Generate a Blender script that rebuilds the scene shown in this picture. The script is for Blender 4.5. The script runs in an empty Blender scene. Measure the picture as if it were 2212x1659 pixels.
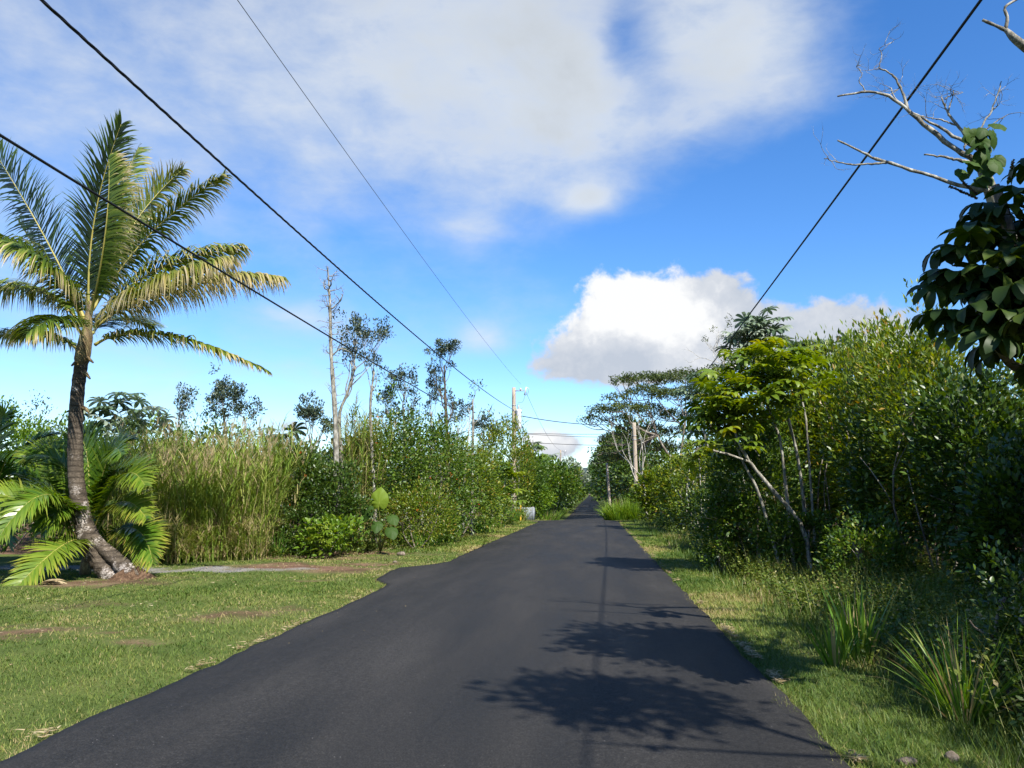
import bpy, math, random
import numpy as np

# ------------------------------------------------------------------ camera
F_PX = 796.0
CAM_H = 1.75
PITCH = math.atan(111.3 / F_PX)
YAW = math.atan(-78.7 / F_PX * math.cos(PITCH))
scene = bpy.context.scene
COL = scene.collection
cam_d = bpy.data.cameras.new('camera')
cam = bpy.data.objects.new('camera', cam_d)
COL.objects.link(cam)
cam.location = (0, 0, CAM_H)
cam.rotation_euler = (math.pi / 2 + PITCH, 0, -YAW)
cam_d.sensor_width = 36.0
cam_d.lens = 36.0 * F_PX / 1024.0
cam_d.clip_start = 0.1
cam_d.clip_end = 9000
scene.camera = cam

CF = np.array([math.sin(YAW) * math.cos(PITCH), math.cos(YAW) * math.cos(PITCH), math.sin(PITCH)])
CR = np.array([math.cos(YAW), -math.sin(YAW), 0.0])
CU = np.cross(CR, CF)
C0 = np.array([0, 0, CAM_H])


def ray(dx, dy):
    u, v = dx * 1024 / 2212, dy * 1024 / 2212
    return CF + (u - 512) / F_PX * CR - (v - 384) / F_PX * CU


def P(dx, dy, Y):          # survey helper: a sighted direction and a distance give the place
    r = ray(dx, dy)
    return C0 + r * (Y / r[1])


def azel(dx, dy):
    r = ray(dx, dy)
    r = r / np.linalg.norm(r)
    return math.atan2(r[0], r[1]), math.asin(r[2])


# ------------------------------------------------------------------ sun, sky, exposure
SUN_EL = math.radians(45)
SUN_AZ = math.radians(145)      # clockwise from +Y (behind the camera, to the right)
SKY_STRENGTH = 0.110
sun_dir = np.array([math.sin(SUN_AZ) * math.cos(SUN_EL), math.cos(SUN_AZ) * math.cos(SUN_EL), math.sin(SUN_EL)])
sd = bpy.data.lights.new('sun', 'SUN')
sd.energy = 5.0
sd.angle = math.radians(0.53)
sd.color = (1.0, 0.955, 0.87)
so = bpy.data.objects.new('sun', sd)
COL.objects.link(so)
from mathutils import Vector, Matrix
so.rotation_euler = Vector(tuple(-sun_dir)).to_track_quat('-Z', 'Y').to_euler()

scene.view_settings.view_transform = 'Standard'
scene.view_settings.look = 'None'
scene.view_settings.exposure = 1.02
scene.view_settings.gamma = 1.0
scene.view_settings.use_curve_mapping = False
cy = scene.cycles
cy.max_bounces = 5
cy.diffuse_bounces = 2
cy.glossy_bounces = 2
cy.transmission_bounces = 4
cy.transparent_max_bounces = 4
cy.caustics_reflective = False
cy.caustics_refractive = False
cy.use_denoising = True
cy.sample_clamp_indirect = 4.0


class NT:
    def __init__(s, tree):
        s.t = tree
        s.n = tree.nodes
        s.l = tree.links

    def node(s, kind, **kw):
        n = s.n.new(kind)
        for k, v in kw.items():
            setattr(n, k, v)
        return n

    def put(s, sock, v):
        if hasattr(v, 'node'):
            s.l.new(v, sock)
        elif v is not None:
            sock.default_value = v

    def m(s, op, a, b=None, c=None, clamp=False):
        n = s.node('ShaderNodeMath', operation=op, use_clamp=clamp)
        s.put(n.inputs[0], a)
        s.put(n.inputs[1], b)
        if c is not None:
            s.put(n.inputs[2], c)
        return n.outputs[0]

    def mix(s, f, a, b, blend='MIX'):
        n = s.node('ShaderNodeMix', data_type='RGBA', blend_type=blend)
        s.put(n.inputs[0], f)
        s.put(n.inputs[6], a)
        s.put(n.inputs[7], b)
        return n.outputs[2]

    def noise(s, vec, scale, detail=4, rough=0.55, dist=0.0):
        n = s.node('ShaderNodeTexNoise')
        s.put(n.inputs['Vector'], vec)
        n.inputs['Scale'].default_value = scale
        n.inputs['Detail'].default_value = detail
        n.inputs['Roughness'].default_value = rough
        n.inputs['Distortion'].default_value = dist
        return n.outputs[0]

    def mapping(s, vec, scale=(1, 1, 1), loc=(0, 0, 0)):
        n = s.node('ShaderNodeMapping')
        s.put(n.inputs[0], vec)
        n.inputs['Scale'].default_value = scale
        n.inputs['Location'].default_value = loc
        return n.outputs[0]

    def smooth(s, v, lo, hi, a=0.0, b=1.0):
        n = s.node('ShaderNodeMapRange', interpolation_type='SMOOTHSTEP')
        s.put(n.inputs[0], v)
        n.inputs[1].default_value = lo
        n.inputs[2].default_value = hi
        n.inputs[3].default_value = a
        n.inputs[4].default_value = b
        return n.outputs[0]

    def ramp(s, f, stops):
        n = s.node('ShaderNodeValToRGB')
        s.put(n.inputs[0], f)
        e = n.color_ramp.elements
        while len(e) < len(stops):
            e.new(0.5)
        for q, (p, c) in zip(e, stops):
            q.position = p
            q.color = (*c, 1)
        return n.outputs[0]


def rgb(c):
    return (c[0], c[1], c[2], 1.0)


def build_world():
    w = bpy.data.worlds.new('World')
    scene.world = w
    w.use_nodes = True
    T = NT(w.node_tree)
    T.n.clear()
    out = T.node('ShaderNodeOutputWorld')
    sky = T.node('ShaderNodeTexSky', sky_type='NISHITA')
    sky.sun_disc = False
    sky.sun_elevation = SUN_EL
    sky.sun_rotation = SUN_AZ
    sky.altitude = 100
    sky.air_density = 1.0
    sky.dust_density = 0.1
    sky.ozone_density = 5.0
    hs = T.node('ShaderNodeHueSaturation')
    hs.inputs['Saturation'].default_value = 1.22
    hs.inputs['Hue'].default_value = 0.506
    T.l.new(sky.outputs[0], hs.inputs['Color'])
    bg = T.node('ShaderNodeBackground')
    T.l.new(hs.outputs[0], bg.inputs[0])
    bg.inputs[1].default_value = SKY_STRENGTH
    tc = T.node('ShaderNodeTexCoord')
    d = tc.outputs['Generated']
    sp = T.node('ShaderNodeSeparateXYZ')
    T.l.new(d, sp.inputs[0])
    az = T.m('ARCTAN2', sp.outputs[0], sp.outputs[1])
    el = T.m('ARCSINE', sp.outputs[2])
    # cloud sheets lie on a high plane, so their pattern stretches out towards the horizon
    inv = T.m('DIVIDE', 1.0, T.m('ADD', T.m('MAXIMUM', sp.outputs[2], 0.0), 0.16))
    pl = T.node('ShaderNodeCombineXYZ')
    T.put(pl.inputs[0], T.m('MULTIPLY', sp.outputs[0], inv))
    T.put(pl.inputs[1], T.m('MULTIPLY', sp.outputs[1], inv))
    plane = pl.outputs[0]

    def blobs(lst):
        acc = None
        for (x, y, hw, hh, wt) in lst:
            a0, e0 = azel(x, y)
            qa = T.m('MULTIPLY', T.m('SUBTRACT', az, a0), 1719.0 / hw)
            qe = T.m('MULTIPLY', T.m('SUBTRACT', el, e0), 1719.0 / hh)
            q = T.m('ADD', T.m('MULTIPLY', qa, qa), T.m('MULTIPLY', qe, qe))
            g = T.m('MULTIPLY', T.m('EXPONENT', T.m('MULTIPLY', q, -1.0)), wt)
            acc = g if acc is None else T.m('ADD', acc, g)
        return acc

    # broad soft sheet
    n1 = T.noise(T.mapping(plane, (1, 1, 1), (3.1, 1.7, 0)), 1.1, 3, 0.5)
    n2 = T.noise(T.mapping(d, (1, 1, 1.5)), 5.5, 6, 0.55, 0.3)
    n3 = T.noise(T.mapping(d, (1, 1, 2.2), (4, 2, 1)), 14.0, 5, 0.6, 0.2)
    soft = blobs([(1020, 120, 420, 240, 0.80), (560, 120, 460, 260, 0.30), (150, 330, 420, 340, 0.42), (80, 60, 300, 200, 0.15), (420, 330, 330, 170, 0.16), (1260, 290, 190, 120, 0.36), (1330, 200, 120, 110, 0.3),
                  (1040, 360, 220, 80, 0.12), (1690, 130, 170, 190, 0.62), (1530, 70, 200, 150, 0.42), (700, 430, 420, 130, 0.14),
                  (1350, 90, 60, 90, -0.62), (1420, 170, 60, 60, -0.35), (2050, 330, 330, 420, -0.6), (1700, 470, 330, 130, -0.75),
                  (1270, 428, 75, 36, 0.85), (1010, 490, 90, 40, 0.45), (660, 690, 90, 32, 0.55), (1045, 735, 65, 40, 0.65),
                  (900, 560, 420, 60, 0.12), (450, 800, 330, 50, 0.22), (1960, 120, 200, 120, 0.28), (1500, 560, 600, 60, -0.35)])
    base = T.m('MULTIPLY', T.m('SUBTRACT', n1, 0.5), 0.9)
    s_sum = T.m('ADD', T.m('ADD', soft, base), T.m('ADD', T.m('MULTIPLY', T.m('SUBTRACT', n2, 0.5), 0.85), T.m('MULTIPLY', T.m('SUBTRACT', n3, 0.5), 0.62)))
    s_a = T.smooth(s_sum, -0.12, 1.15, 0.0, 0.92)
    s_col = T.ramp(T.m('ADD', T.m('MULTIPLY', s_sum, 0.55), T.m('MULTIPLY', n2, 0.45)),
                   [(0.12, (0.31, 0.385, 0.48)), (0.45, (0.335, 0.38, 0.43)), (0.66, (0.39, 0.415, 0.435)), (0.95, (0.315, 0.335, 0.35))])
    # thin veil that pales the blue on the side away from the deep patch
    # heaped clouds
    c_list = [(1345, 660, 95, 85, 0.95), (1440, 720, 150, 90, 0.95), (1545, 655, 90, 80, 0.7), (1320, 740, 170, 60, 0.75), (1290, 800, 170, 40, 0.6),
              (1560, 740, 130, 70, 0.6), (1860, 715, 150, 85, 0.85), (1740, 745, 120, 50, 0.4), (1180, 955, 45, 30, 0.42), (1215, 968, 40, 22, 0.35), (1340, 970, 220, 45, 0.42), (560, 930, 500, 22, 0.4), (640, 915, 60, 25, 0.3)]
    cum = blobs(c_list)
    m3 = T.noise(T.mapping(d, (1, 1, 1.25), (7, 3, 2)), 17.0, 7, 0.56, 0.35)
    m4 = T.noise(T.mapping(d, (1, 1, 1.1), (1, 9, 5)), 48.0, 4, 0.6, 0.2)
    # the same kind of heaps go on round the horizon
    ring = T.m('MULTIPLY', T.m('EXPONENT', T.m('MULTIPLY', T.m('POWER', T.m('MULTIPLY', T.m('SUBTRACT', el, 0.14), 9.0), 2.0), -1.0)),
               T.smooth(T.m('ABSOLUTE', T.m('ADD', az, 0.09)), 0.62, 0.9))
    heap = T.m('MULTIPLY', ring, T.smooth(T.noise(T.mapping(d, (1, 1, 1), (2, 2, 8)), 3.0, 2, 0.5), 0.42, 0.6))
    c_sum = T.m('ADD', T.m('MAXIMUM', cum, heap), T.m('ADD', T.m('MULTIPLY', T.m('SUBTRACT', m3, 0.5), 1.2), T.m('MULTIPLY', T.m('SUBTRACT', m4, 0.5), 0.55)))
    c_a = T.smooth(c_sum, 0.36, 0.68)
    bright = blobs([(1335, 640, 110, 100, 0.75), (1480, 700, 110, 90, 0.6), (1420, 660, 80, 60, 0.3), (1230, 720, 90, 60, 0.35), (1175, 950, 50, 25, 0.6), (1330, 775, 200, 45, -0.35),
                    (1560, 650, 80, 70, -0.2)])
    c_shade = T.m('ADD', T.m('ADD', T.m('MULTIPLY', T.m('SUBTRACT', m3, 0.45), 1.1), T.m('MULTIPLY', T.m('SUBTRACT', m4, 0.5), 0.8)), T.m('ADD', bright, 0.12))
    c_col = T.ramp(c_shade, [(0.0, (0.275, 0.305, 0.355)), (0.4, (0.345, 0.365, 0.40)), (0.8, (0.49, 0.495, 0.50))])
    bs = T.node('ShaderNodeBackground')
    T.put(bs.inputs[0], s_col)
    bc = T.node('ShaderNodeBackground')
    T.put(bc.inputs[0], c_col)
    ms = T.node('ShaderNodeMixShader')
    T.put(ms.inputs[0], s_a)
    T.l.new(bg.outputs[0], ms.inputs[1])
    T.l.new(bs.outputs[0], ms.inputs[2])
    mc = T.node('ShaderNodeMixShader')
    T.put(mc.inputs[0], c_a)
    T.l.new(ms.outputs[0], mc.inputs[1])
    T.l.new(bc.outputs[0], mc.inputs[2])
    T.l.new(mc.outputs[0], out.inputs[0])


build_world()

# ------------------------------------------------------------------ numeric helpers
RNG = np.random.default_rng(11)
random.seed(5)


def nrm(v):
    v = np.asarray(v, float)
    return v / np.maximum(np.linalg.norm(v, axis=-1, keepdims=True), 1e-9)


_tab = np.random.default_rng(3).random((256, 256))


def vnoise(x, y):
    xi, yi = np.floor(x).astype(int), np.floor(y).astype(int)
    fx, fy = x - xi, y - yi
    fx, fy = fx * fx * (3 - 2 * fx), fy * fy * (3 - 2 * fy)
    a = _tab[xi & 255, yi & 255]
    b = _tab[(xi + 1) & 255, yi & 255]
    c = _tab[xi & 255, (yi + 1) & 255]
    e = _tab[(xi + 1) & 255, (yi + 1) & 255]
    return (a * (1 - fx) + b * fx) * (1 - fy) + (c * (1 - fx) + e * fx) * fy


def fbm(x, y, o=4):
    s, a, t = 0, 0.5, 0
    for k in range(o):
        s = s + a * vnoise(x * 2 ** k + 17.3 * k, y * 2 ** k + 5.1 * k)
        t += a
        a *= 0.5
    return s / t


PROF_Y = np.array([-3000, 50, 58, 78, 105, 139, 300, 534, 900, 1500, 3000, 6000])
PROF_Z = np.array([0, 0, -0.05, -0.60, -0.45, 0.0, 0.15, 0.5, 2.0, 20, 60, 60])


def prof(y):
    return np.interp(y, PROF_Y, PROF_Z)


RL_Y = np.array([-40, 15.2, 15.9, 16.8, 18.5, 19.4, 20.4, 21.3, 27.9, 40, 53.0, 55.0, 57.2, 58.2, 62, 78, 139, 534, 1500])
RL_X = np.array([-3.93, -3.93, -4.0, -4.54, -4.66, -4.59, -4.05, -3.76, -3.79, -3.62, -3.44, -4.1, -4.7, -2.9, -2.6, -2.5, -2.15, -2.1, -2.0])
RR_Y = np.array([-40, 5, 22, 45, 55.4, 58, 62, 78, 139, 534, 1500])
RR_X = np.array([1.66, 1.66, 1.68, 1.75, 1.86, 1.75, 1.5, 1.54, 1.86, 2.0, 2.1])


def road_l(y):
    return np.interp(y, RL_Y, RL_X)


def road_r(y):
    return np.interp(y, RR_Y, RR_X)


def ground_z(x, y):
    x = np.asarray(x, float)
    y = np.asarray(y, float)
    z = prof(y)
    l, r = road_l(y), road_r(y)
    off = np.maximum(np.maximum(l - x, x - r), 0)
    bump = (fbm(x * 0.35, y * 0.35, 3) - 0.5) * 0.22 * np.clip((off - 0.3) / 2.5, 0, 1)
    fine = (fbm(x * 1.7 + 9, y * 1.7, 2) - 0.5) * 0.05 * np.clip(off / 0.5, 0, 1)
    right = -0.10 * np.clip((x - r - 0.8) / 1.2, 0, 1)
    return z - 0.03 + 0.02 * np.clip(off / 0.4, 0, 1) + bump * (y < 400) + fine * (y < 120) + right * (y < 60)


class MB:
    def __init__(s):
        s.v, s.f, s.r = [], [], []
        s.n = 0

    def add(s, v, faces, rnd=0.5):
        v = np.asarray(v, float).reshape(-1, 3)
        s.v.append(v)
        for fa in (faces if isinstance(faces, (list, tuple)) else [faces]):
            s.f.append(np.asarray(fa, int) + s.n)
        s.r.append(np.broadcast_to(np.asarray(rnd, float), (len(v),)).copy())
        s.n += len(v)

    def tube(s, pts, rad, sides=7, rnd=0.5, caps=True):
        pts = np.asarray(pts, float)
        n = len(pts)
        rad = np.broadcast_to(np.asarray(rad, float), (n,))
        tan = nrm(np.gradient(pts, axis=0))
        ref = np.array([0.31, 0.17, 0.93]) if abs(tan[:, 2]).mean() < 0.8 else np.array([1.0, 0.2, 0.1])
        X = nrm(np.cross(tan, ref))
        Y = np.cross(tan, X)
        a = np.linspace(0, 2 * np.pi, sides, endpoint=False)
        ring = np.cos(a)[None, :, None] * X[:, None] + np.sin(a)[None, :, None] * Y[:, None]
        v = (pts[:, None] + ring * rad[:, None, None]).reshape(-1, 3)
        i = np.arange(n - 1)[:, None] * sides
        j = np.arange(sides)[None]
        k = (j + 1) % sides
        q = np.stack([i + j, i + k, i + sides + k, i + sides + j], -1).reshape(-1, 4)
        fs = [q]
        if caps:
            c0 = np.stack([np.zeros(sides - 2, int), np.arange(2, sides), np.arange(1, sides - 1)], -1)
            c1 = np.stack([np.zeros(sides - 2, int), np.arange(1, sides - 1), np.arange(2, sides)], -1) + (n - 1) * sides
            fs += [c0, c1]
        s.add(v, fs, rnd)

    def scatter(s, T, tf, pos, X, Y, Z, sc, rnd):
        T = np.asarray(T, float)
        k = len(T)
        sc = np.asarray(sc, float)
        if sc.ndim == 1:
            sc = np.stack([sc, sc, sc], -1)
        v = pos[:, None] + T[None, :, 0:1] * (X * sc[:, 0:1])[:, None] + T[None, :, 1:2] * (Y * sc[:, 1:2])[:, None] + T[None, :, 2:3] * (Z * sc[:, 2:3])[:, None]
        n = len(pos)
        fs = [(np.arange(n)[:, None, None] * k + np.asarray(f)[None]).reshape(-1, len(f[0])) for f in tf]
        s.add(v, fs, np.repeat(rnd, k))

    def strips(s, base, d0, L, w, wdir, droop, K=3, rnd=0.5, dry=0.0, gdir=(0, 0, -1), wprof=None):
        """ribbon blades: base Nx3, start direction, length, width, width direction, gravity droop"""
        N = len(base)
        L = np.broadcast_to(np.asarray(L, float), (N,))
        w = np.broadcast_to(np.asarray(w, float), (N,))
        droop = np.broadcast_to(np.asarray(droop, float), (N,))
        rnd = np.broadcast_to(np.asarray(rnd, float), (N,))
        dry = np.broadcast_to(np.asarray(dry, float), (N,))
        g = np.asarray(gdir, float)
        p = base.copy()
        d = nrm(d0)
        V, R = [], []
        wp = wprof if wprof is not None else [1.0 - (k / K) ** 1.6 for k in range(K)]
        for k in range(K):
            wv = nrm(wdir - d * (wdir * d).sum(-1, keepdims=True)) * (w * wp[k] * 0.5)[:, None]
            V += [p - wv, p + wv]
            rr = rnd + dry * (k / K) ** 2
            R += [rr, rr]
            p = p + d * (L / K)[:, None]
            d = nrm(d + g * (droop * (0.6 + 0.8 * k / K) / K)[:, None])
        V.append(p)
        R.append(rnd + dry)
        V = np.stack(V, 1)
        R = np.stack(R, 1)
        m = 2 * K + 1
        o = np.arange(N)[:, None] * m
        fs = []
        for k in range(K - 1):
            fs.append(np.concatenate([o + 2 * k, o + 2 * k + 1, o + 2 * k + 3, o + 2 * k + 2], 1))
        fs.append(np.concatenate([o + 2 * K - 2, o + 2 * K - 1, o + 2 * K], 1))
        s.add(V.reshape(-1, 3), fs, R.reshape(-1))

    def mesh(s, name, mat, origin=(0, 0, 0), smooth=False):
        me = bpy.data.meshes.new(name)
        if not s.v:
            return me
        v = np.concatenate(s.v) - np.asarray(origin, float)
        me.vertices.add(len(v))
        me.vertices.foreach_set('co', v.astype(np.float32).ravel())
        loops = np.concatenate([f.ravel() for f in s.f])
        tot = np.concatenate([np.full(len(f), f.shape[1]) for f in s.f])
        st = np.concatenate([[0], np.cumsum(tot)[:-1]])
        me.loops.add(len(loops))
        me.loops.foreach_set('vertex_index', loops.astype(np.int32))
        me.polygons.add(len(tot))
        me.polygons.foreach_set('loop_start', st.astype(np.int32))
        me.update(calc_edges=True)
        if smooth:
            me.polygons.foreach_set('use_smooth', np.ones(len(tot), bool))
        at = me.attributes.new('rnd', 'FLOAT', 'POINT')
        at.data.foreach_set('value', np.concatenate(s.r).astype(np.float32))
        me.materials.append(mat)
        return me


def tag(o, label=None, cat=None, group=None, kind=None):
    if label:
        o['label'] = label
    if cat:
        o['category'] = cat
    if group:
        o['group'] = group
    if kind:
        o['kind'] = kind
    return o


def root(name, loc, label, cat, group=None):
    o = bpy.data.objects.new(name, None)
    o.empty_display_size = 0.2
    o.location = tuple(loc)
    COL.objects.link(o)
    return tag(o, label, cat, group)


def part(mb, name, mat, parent=None, origin=(0, 0, 0), smooth=False):
    """mb is in world coordinates; origin is the world location of the thing"""
    o = bpy.data.objects.new(name, mb.mesh(name, mat, origin, smooth))
    COL.objects.link(o)
    if parent is not None:
        o.parent = parent
    return o


def inst(me, name, parent, mat4):
    o = bpy.data.objects.new(name, me)
    COL.objects.link(o)
    o.parent = parent
    o.matrix_local = mat4
    return o


def mat4(pos, X, Y, Z, s=1.0):
    m = Matrix.Identity(4)
    for i in range(3):
        m[i][0], m[i][1], m[i][2], m[i][3] = X[i] * s, Y[i] * s, Z[i] * s, pos[i]
    return m


def frames(axis, hint):
    Y = nrm(axis)
    X = np.cross(Y, hint)
    bad = np.linalg.norm(X, axis=-1) < 1e-3
    if np.any(bad):
        X[bad] = np.cross(Y[bad], np.array([0.3, 0.9, 0.1]))
    X = nrm(X)
    return X, Y, np.cross(X, Y)


def box(mb, c, sx, sy, sz, ax=(1, 0, 0), ay=(0, 1, 0), az=(0, 0, 1), bev=0.0, rnd=0.5):
    c = np.asarray(c, float)
    ax, ay, az = [np.asarray(q, float) for q in (ax, ay, az)]
    v = [c + ax * (i * sx / 2) + ay * (j * sy / 2) + az * (k * sz / 2) for k in (-1, 1) for (i, j) in ((-1, -1), (1, -1), (1, 1), (-1, 1))]
    mb.add(v, np.array([[3, 2, 1, 0], [4, 5, 6, 7], [0, 1, 5, 4], [1, 2, 6, 5], [2, 3, 7, 6], [3, 0, 4, 7]]), rnd)


def bez(p0, pm, p2, n):
    p0, pm, p2 = [np.asarray(q, float) for q in (p0, pm, p2)]
    c = 2 * pm - (p0 + p2) / 2
    t = np.linspace(0, 1, n)[:, None]
    return (1 - t) ** 2 * p0 + 2 * t * (1 - t) * c + t * t * p2


def smooth_path(pts, n):
    pts = np.asarray(pts, float)
    m = len(pts)
    ext = np.vstack([2 * pts[0] - pts[1], pts, 2 * pts[-1] - pts[-2]])
    out = []
    for u in np.linspace(0, m - 1, n):
        i = min(int(u), m - 2)
        t = u - i
        a, b, c, d = ext[i], ext[i + 1], ext[i + 2], ext[i + 3]
        out.append(0.5 * ((2 * b) + (-a + c) * t + (2 * a - 5 * b + 4 * c - d) * t * t + (-a + 3 * b - 3 * c + d) * t ** 3))
    return np.array(out)


# ------------------------------------------------------------------ materials
def leaf_mat(name, stops, trans=0.3, rough=0.5, spec=0.4, objvar=0.12):
    m = bpy.data.materials.new(name)
    m.use_nodes = True
    T = NT(m.node_tree)
    T.n.clear()
    out = T.node('ShaderNodeOutputMaterial')
    at = T.node('ShaderNodeAttribute', attribute_name='rnd')
    oi = T.node('ShaderNodeObjectInfo')
    f = T.m('ADD', at.outputs['Fac'], T.m('MULTIPLY', T.m('SUBTRACT', oi.outputs['Random'], 0.5), objvar))
    col = T.ramp(f, stops)
    pb = T.node('ShaderNodeBsdfPrincipled')
    T.put(pb.inputs['Base Color'], col)
    pb.inputs['Roughness'].default_value = rough
    pb.inputs['Specular IOR Level'].default_value = spec
    tr = T.node('ShaderNodeBsdfTranslucent')
    hs = T.node('ShaderNodeHueSaturation')
    hs.inputs['Hue'].default_value = 0.485
    hs.inputs['Saturation'].default_value = 1.15
    hs.inputs['Value'].default_value = 1.5
    T.put(hs.inputs['Color'], col)
    T.l.new(hs.outputs[0], tr.inputs[0])
    mx = T.node('ShaderNodeMixShader')
    mx.inputs[0].default_value = trans
    T.l.new(pb.outputs[0], mx.inputs[1])
    T.l.new(tr.outputs[0], mx.inputs[2])
    T.l.new(mx.outputs[0], out.inputs[0])
    return m


def surf_mat(name, fn, rough=0.8, spec=0.3, metal=0.0, bump=None):
    m = bpy.data.materials.new(name)
    m.use_nodes = True
    T = NT(m.node_tree)
    pb = T.n['Principled BSDF']
    tc = T.node('ShaderNodeTexCoord')
    pb.inputs['Roughness'].default_value = rough
    pb.inputs['Specular IOR Level'].default_value = spec
    pb.inputs['Metallic'].default_value = metal
    r = fn(T, tc.outputs['Object'])
    if isinstance(r, tuple) and len(r) == 3 and not hasattr(r[0], 'node'):
        T.put(pb.inputs['Base Color'], rgb(r))
    else:
        if isinstance(r, tuple):
            r, rr = r
            T.put(pb.inputs['Roughness'], rr)
        T.put(pb.inputs['Base Color'], r)
    if bump:
        sc, st, di = bump
        bn = T.node('ShaderNodeBump')
        bn.inputs['Strength'].default_value = st
        bn.inputs['Distance'].default_value = di
        T.put(bn.inputs['Height'], T.noise(tc.outputs['Object'], sc, 4, 0.65))
        T.l.new(bn.outputs[0], pb.inputs['Normal'])
    return m


M = {}
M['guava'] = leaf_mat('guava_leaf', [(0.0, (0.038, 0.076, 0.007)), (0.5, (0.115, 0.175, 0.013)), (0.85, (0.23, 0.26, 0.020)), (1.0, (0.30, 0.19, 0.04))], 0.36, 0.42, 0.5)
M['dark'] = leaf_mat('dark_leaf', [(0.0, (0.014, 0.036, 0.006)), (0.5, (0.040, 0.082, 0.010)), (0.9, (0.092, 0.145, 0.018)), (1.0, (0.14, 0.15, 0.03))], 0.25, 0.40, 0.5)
M['mid'] = leaf_mat('mid_leaf', [(0.0, (0.024, 0.058, 0.008)), (0.5, (0.066, 0.128, 0.013)), (0.9, (0.14, 0.205, 0.022)), (1.0, (0.21, 0.19, 0.04))], 0.3, 0.42, 0.5)
M['lime'] = leaf_mat('lime_leaf', [(0.0, (0.05, 0.115, 0.010)), (0.5, (0.105, 0.19, 0.014)), (1.0, (0.21, 0.28, 0.028))], 0.36, 0.45, 0.4)
M['cecropia'] = leaf_mat('umbrella_leaf', [(0.0, (0.05, 0.10, 0.010)), (0.5, (0.115, 0.18, 0.014)), (0.85, (0.20, 0.25, 0.022)), (1.0, (0.30, 0.28, 0.03))], 0.34, 0.42, 0.45, 0.6)
M['silver'] = leaf_mat('silver_leaf', [(0.0, (0.05, 0.085, 0.045)), (0.5, (0.11, 0.165, 0.085)), (1.0, (0.26, 0.30, 0.22))], 0.22, 0.5, 0.4, 0.9)
M['ohia'] = leaf_mat('ohia_leaf', [(0.0, (0.018, 0.034, 0.018)), (0.5, (0.048, 0.075, 0.040)), (1.0, (0.13, 0.15, 0.085))], 0.15, 0.5, 0.4)
M['albizia'] = leaf_mat('albizia_leaf', [(0.0, (0.020, 0.038, 0.015)), (0.5, (0.048, 0.078, 0.022)), (1.0, (0.13, 0.15, 0.028))], 0.25, 0.6, 0.2)
M['octopus'] = leaf_mat('octopus_leaf', [(0.0, (0.012, 0.026, 0.005)), (0.6, (0.026, 0.050, 0.008)), (1.0, (0.075, 0.11, 0.014))], 0.22, 0.5, 0.25, 0.8)  # dark green, lowered further to put the shade on this tree into its leaves
M['palm'] = leaf_mat('palm_leaf', [(0.0, (0.010, 0.022, 0.004)), (0.10, (0.020, 0.042, 0.006)), (0.35, (0.060, 0.105, 0.010)), (0.62, (0.15, 0.19, 0.022)), (0.85, (0.38, 0.32, 0.12)), (1.0, (0.48, 0.40, 0.24))], 0.28, 0.38, 0.5, 0.06)  # lowest stop darkened to paint shade on the upright fronds
M['young_palm'] = leaf_mat('young_palm_leaf', [(0.0, (0.035, 0.085, 0.010)), (0.45, (0.080, 0.160, 0.014)), (0.8, (0.19, 0.25, 0.03)), (1.0, (0.30, 0.27, 0.05))], 0.34, 0.27, 0.6, 0.1)
M['cane'] = leaf_mat('cane_blade', [(0.0, (0.070, 0.14, 0.014)), (0.45, (0.150, 0.230, 0.026)), (0.68, (0.24, 0.265, 0.055)), (1.0, (0.40, 0.31, 0.17))], 0.3, 0.55, 0.3)
M['grass'] = leaf_mat('grass_blade', [(0.0, (0.045, 0.090, 0.012)), (0.45, (0.115, 0.168, 0.028)), (0.75, (0.21, 0.225, 0.050)), (1.0, (0.36, 0.28, 0.13))], 0.3, 0.5, 0.3, 0.0)
M['tussock'] = leaf_mat('tussock_blade', [(0.0, (0.045, 0.115, 0.014)), (0.5, (0.095, 0.20, 0.022)), (0.85, (0.18, 0.26, 0.04)), (1.0, (0.34, 0.26, 0.12))], 0.32, 0.42, 0.4, 0.6)
M['weed'] = leaf_mat('weed_leaf', [(0.0, (0.035, 0.075, 0.010)), (0.5, (0.085, 0.135, 0.018)), (0.85, (0.17, 0.19, 0.035)), (1.0, (0.32, 0.24, 0.12))], 0.3, 0.5, 0.3)
M['straw'] = leaf_mat('straw', [(0.0, (0.20, 0.14, 0.06)), (0.5, (0.34, 0.26, 0.14)), (1.0, (0.46, 0.38, 0.24))], 0.2, 0.7, 0.2)
M['ear'] = leaf_mat('elephant_ear_leaf', [(0.0, (0.03, 0.085, 0.012)), (0.5, (0.15, 0.22, 0.02)), (1.0, (0.33, 0.38, 0.06))], 0.35, 0.55, 0.25, 0.0)
M['vine'] = leaf_mat('vine_leaf', [(0.0, (0.018, 0.048, 0.008)), (1.0, (0.055, 0.10, 0.015))], 0.25, 0.6, 0.2, 0.5)
M['flower'] = leaf_mat('orange_flower', [(0.0, (0.55, 0.09, 0.02)), (1.0, (0.75, 0.22, 0.04))], 0.2, 0.6, 0.2)


def bark(c0, c1, c2, sc=6.0, rings=0.0):
    def fn(T, o):
        n = T.noise(T.mapping(o, (1, 1, 0.35)), sc, 5, 0.65)
        f = T.noise(o, sc * 5, 3, 0.6)
        v = T.m('ADD', T.m('MULTIPLY', n, 0.75), T.m('MULTIPLY', f, 0.25))
        return T.ramp(v, [(0.34, c0), (0.5, c1), (0.64, c2)])
    return fn


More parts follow.
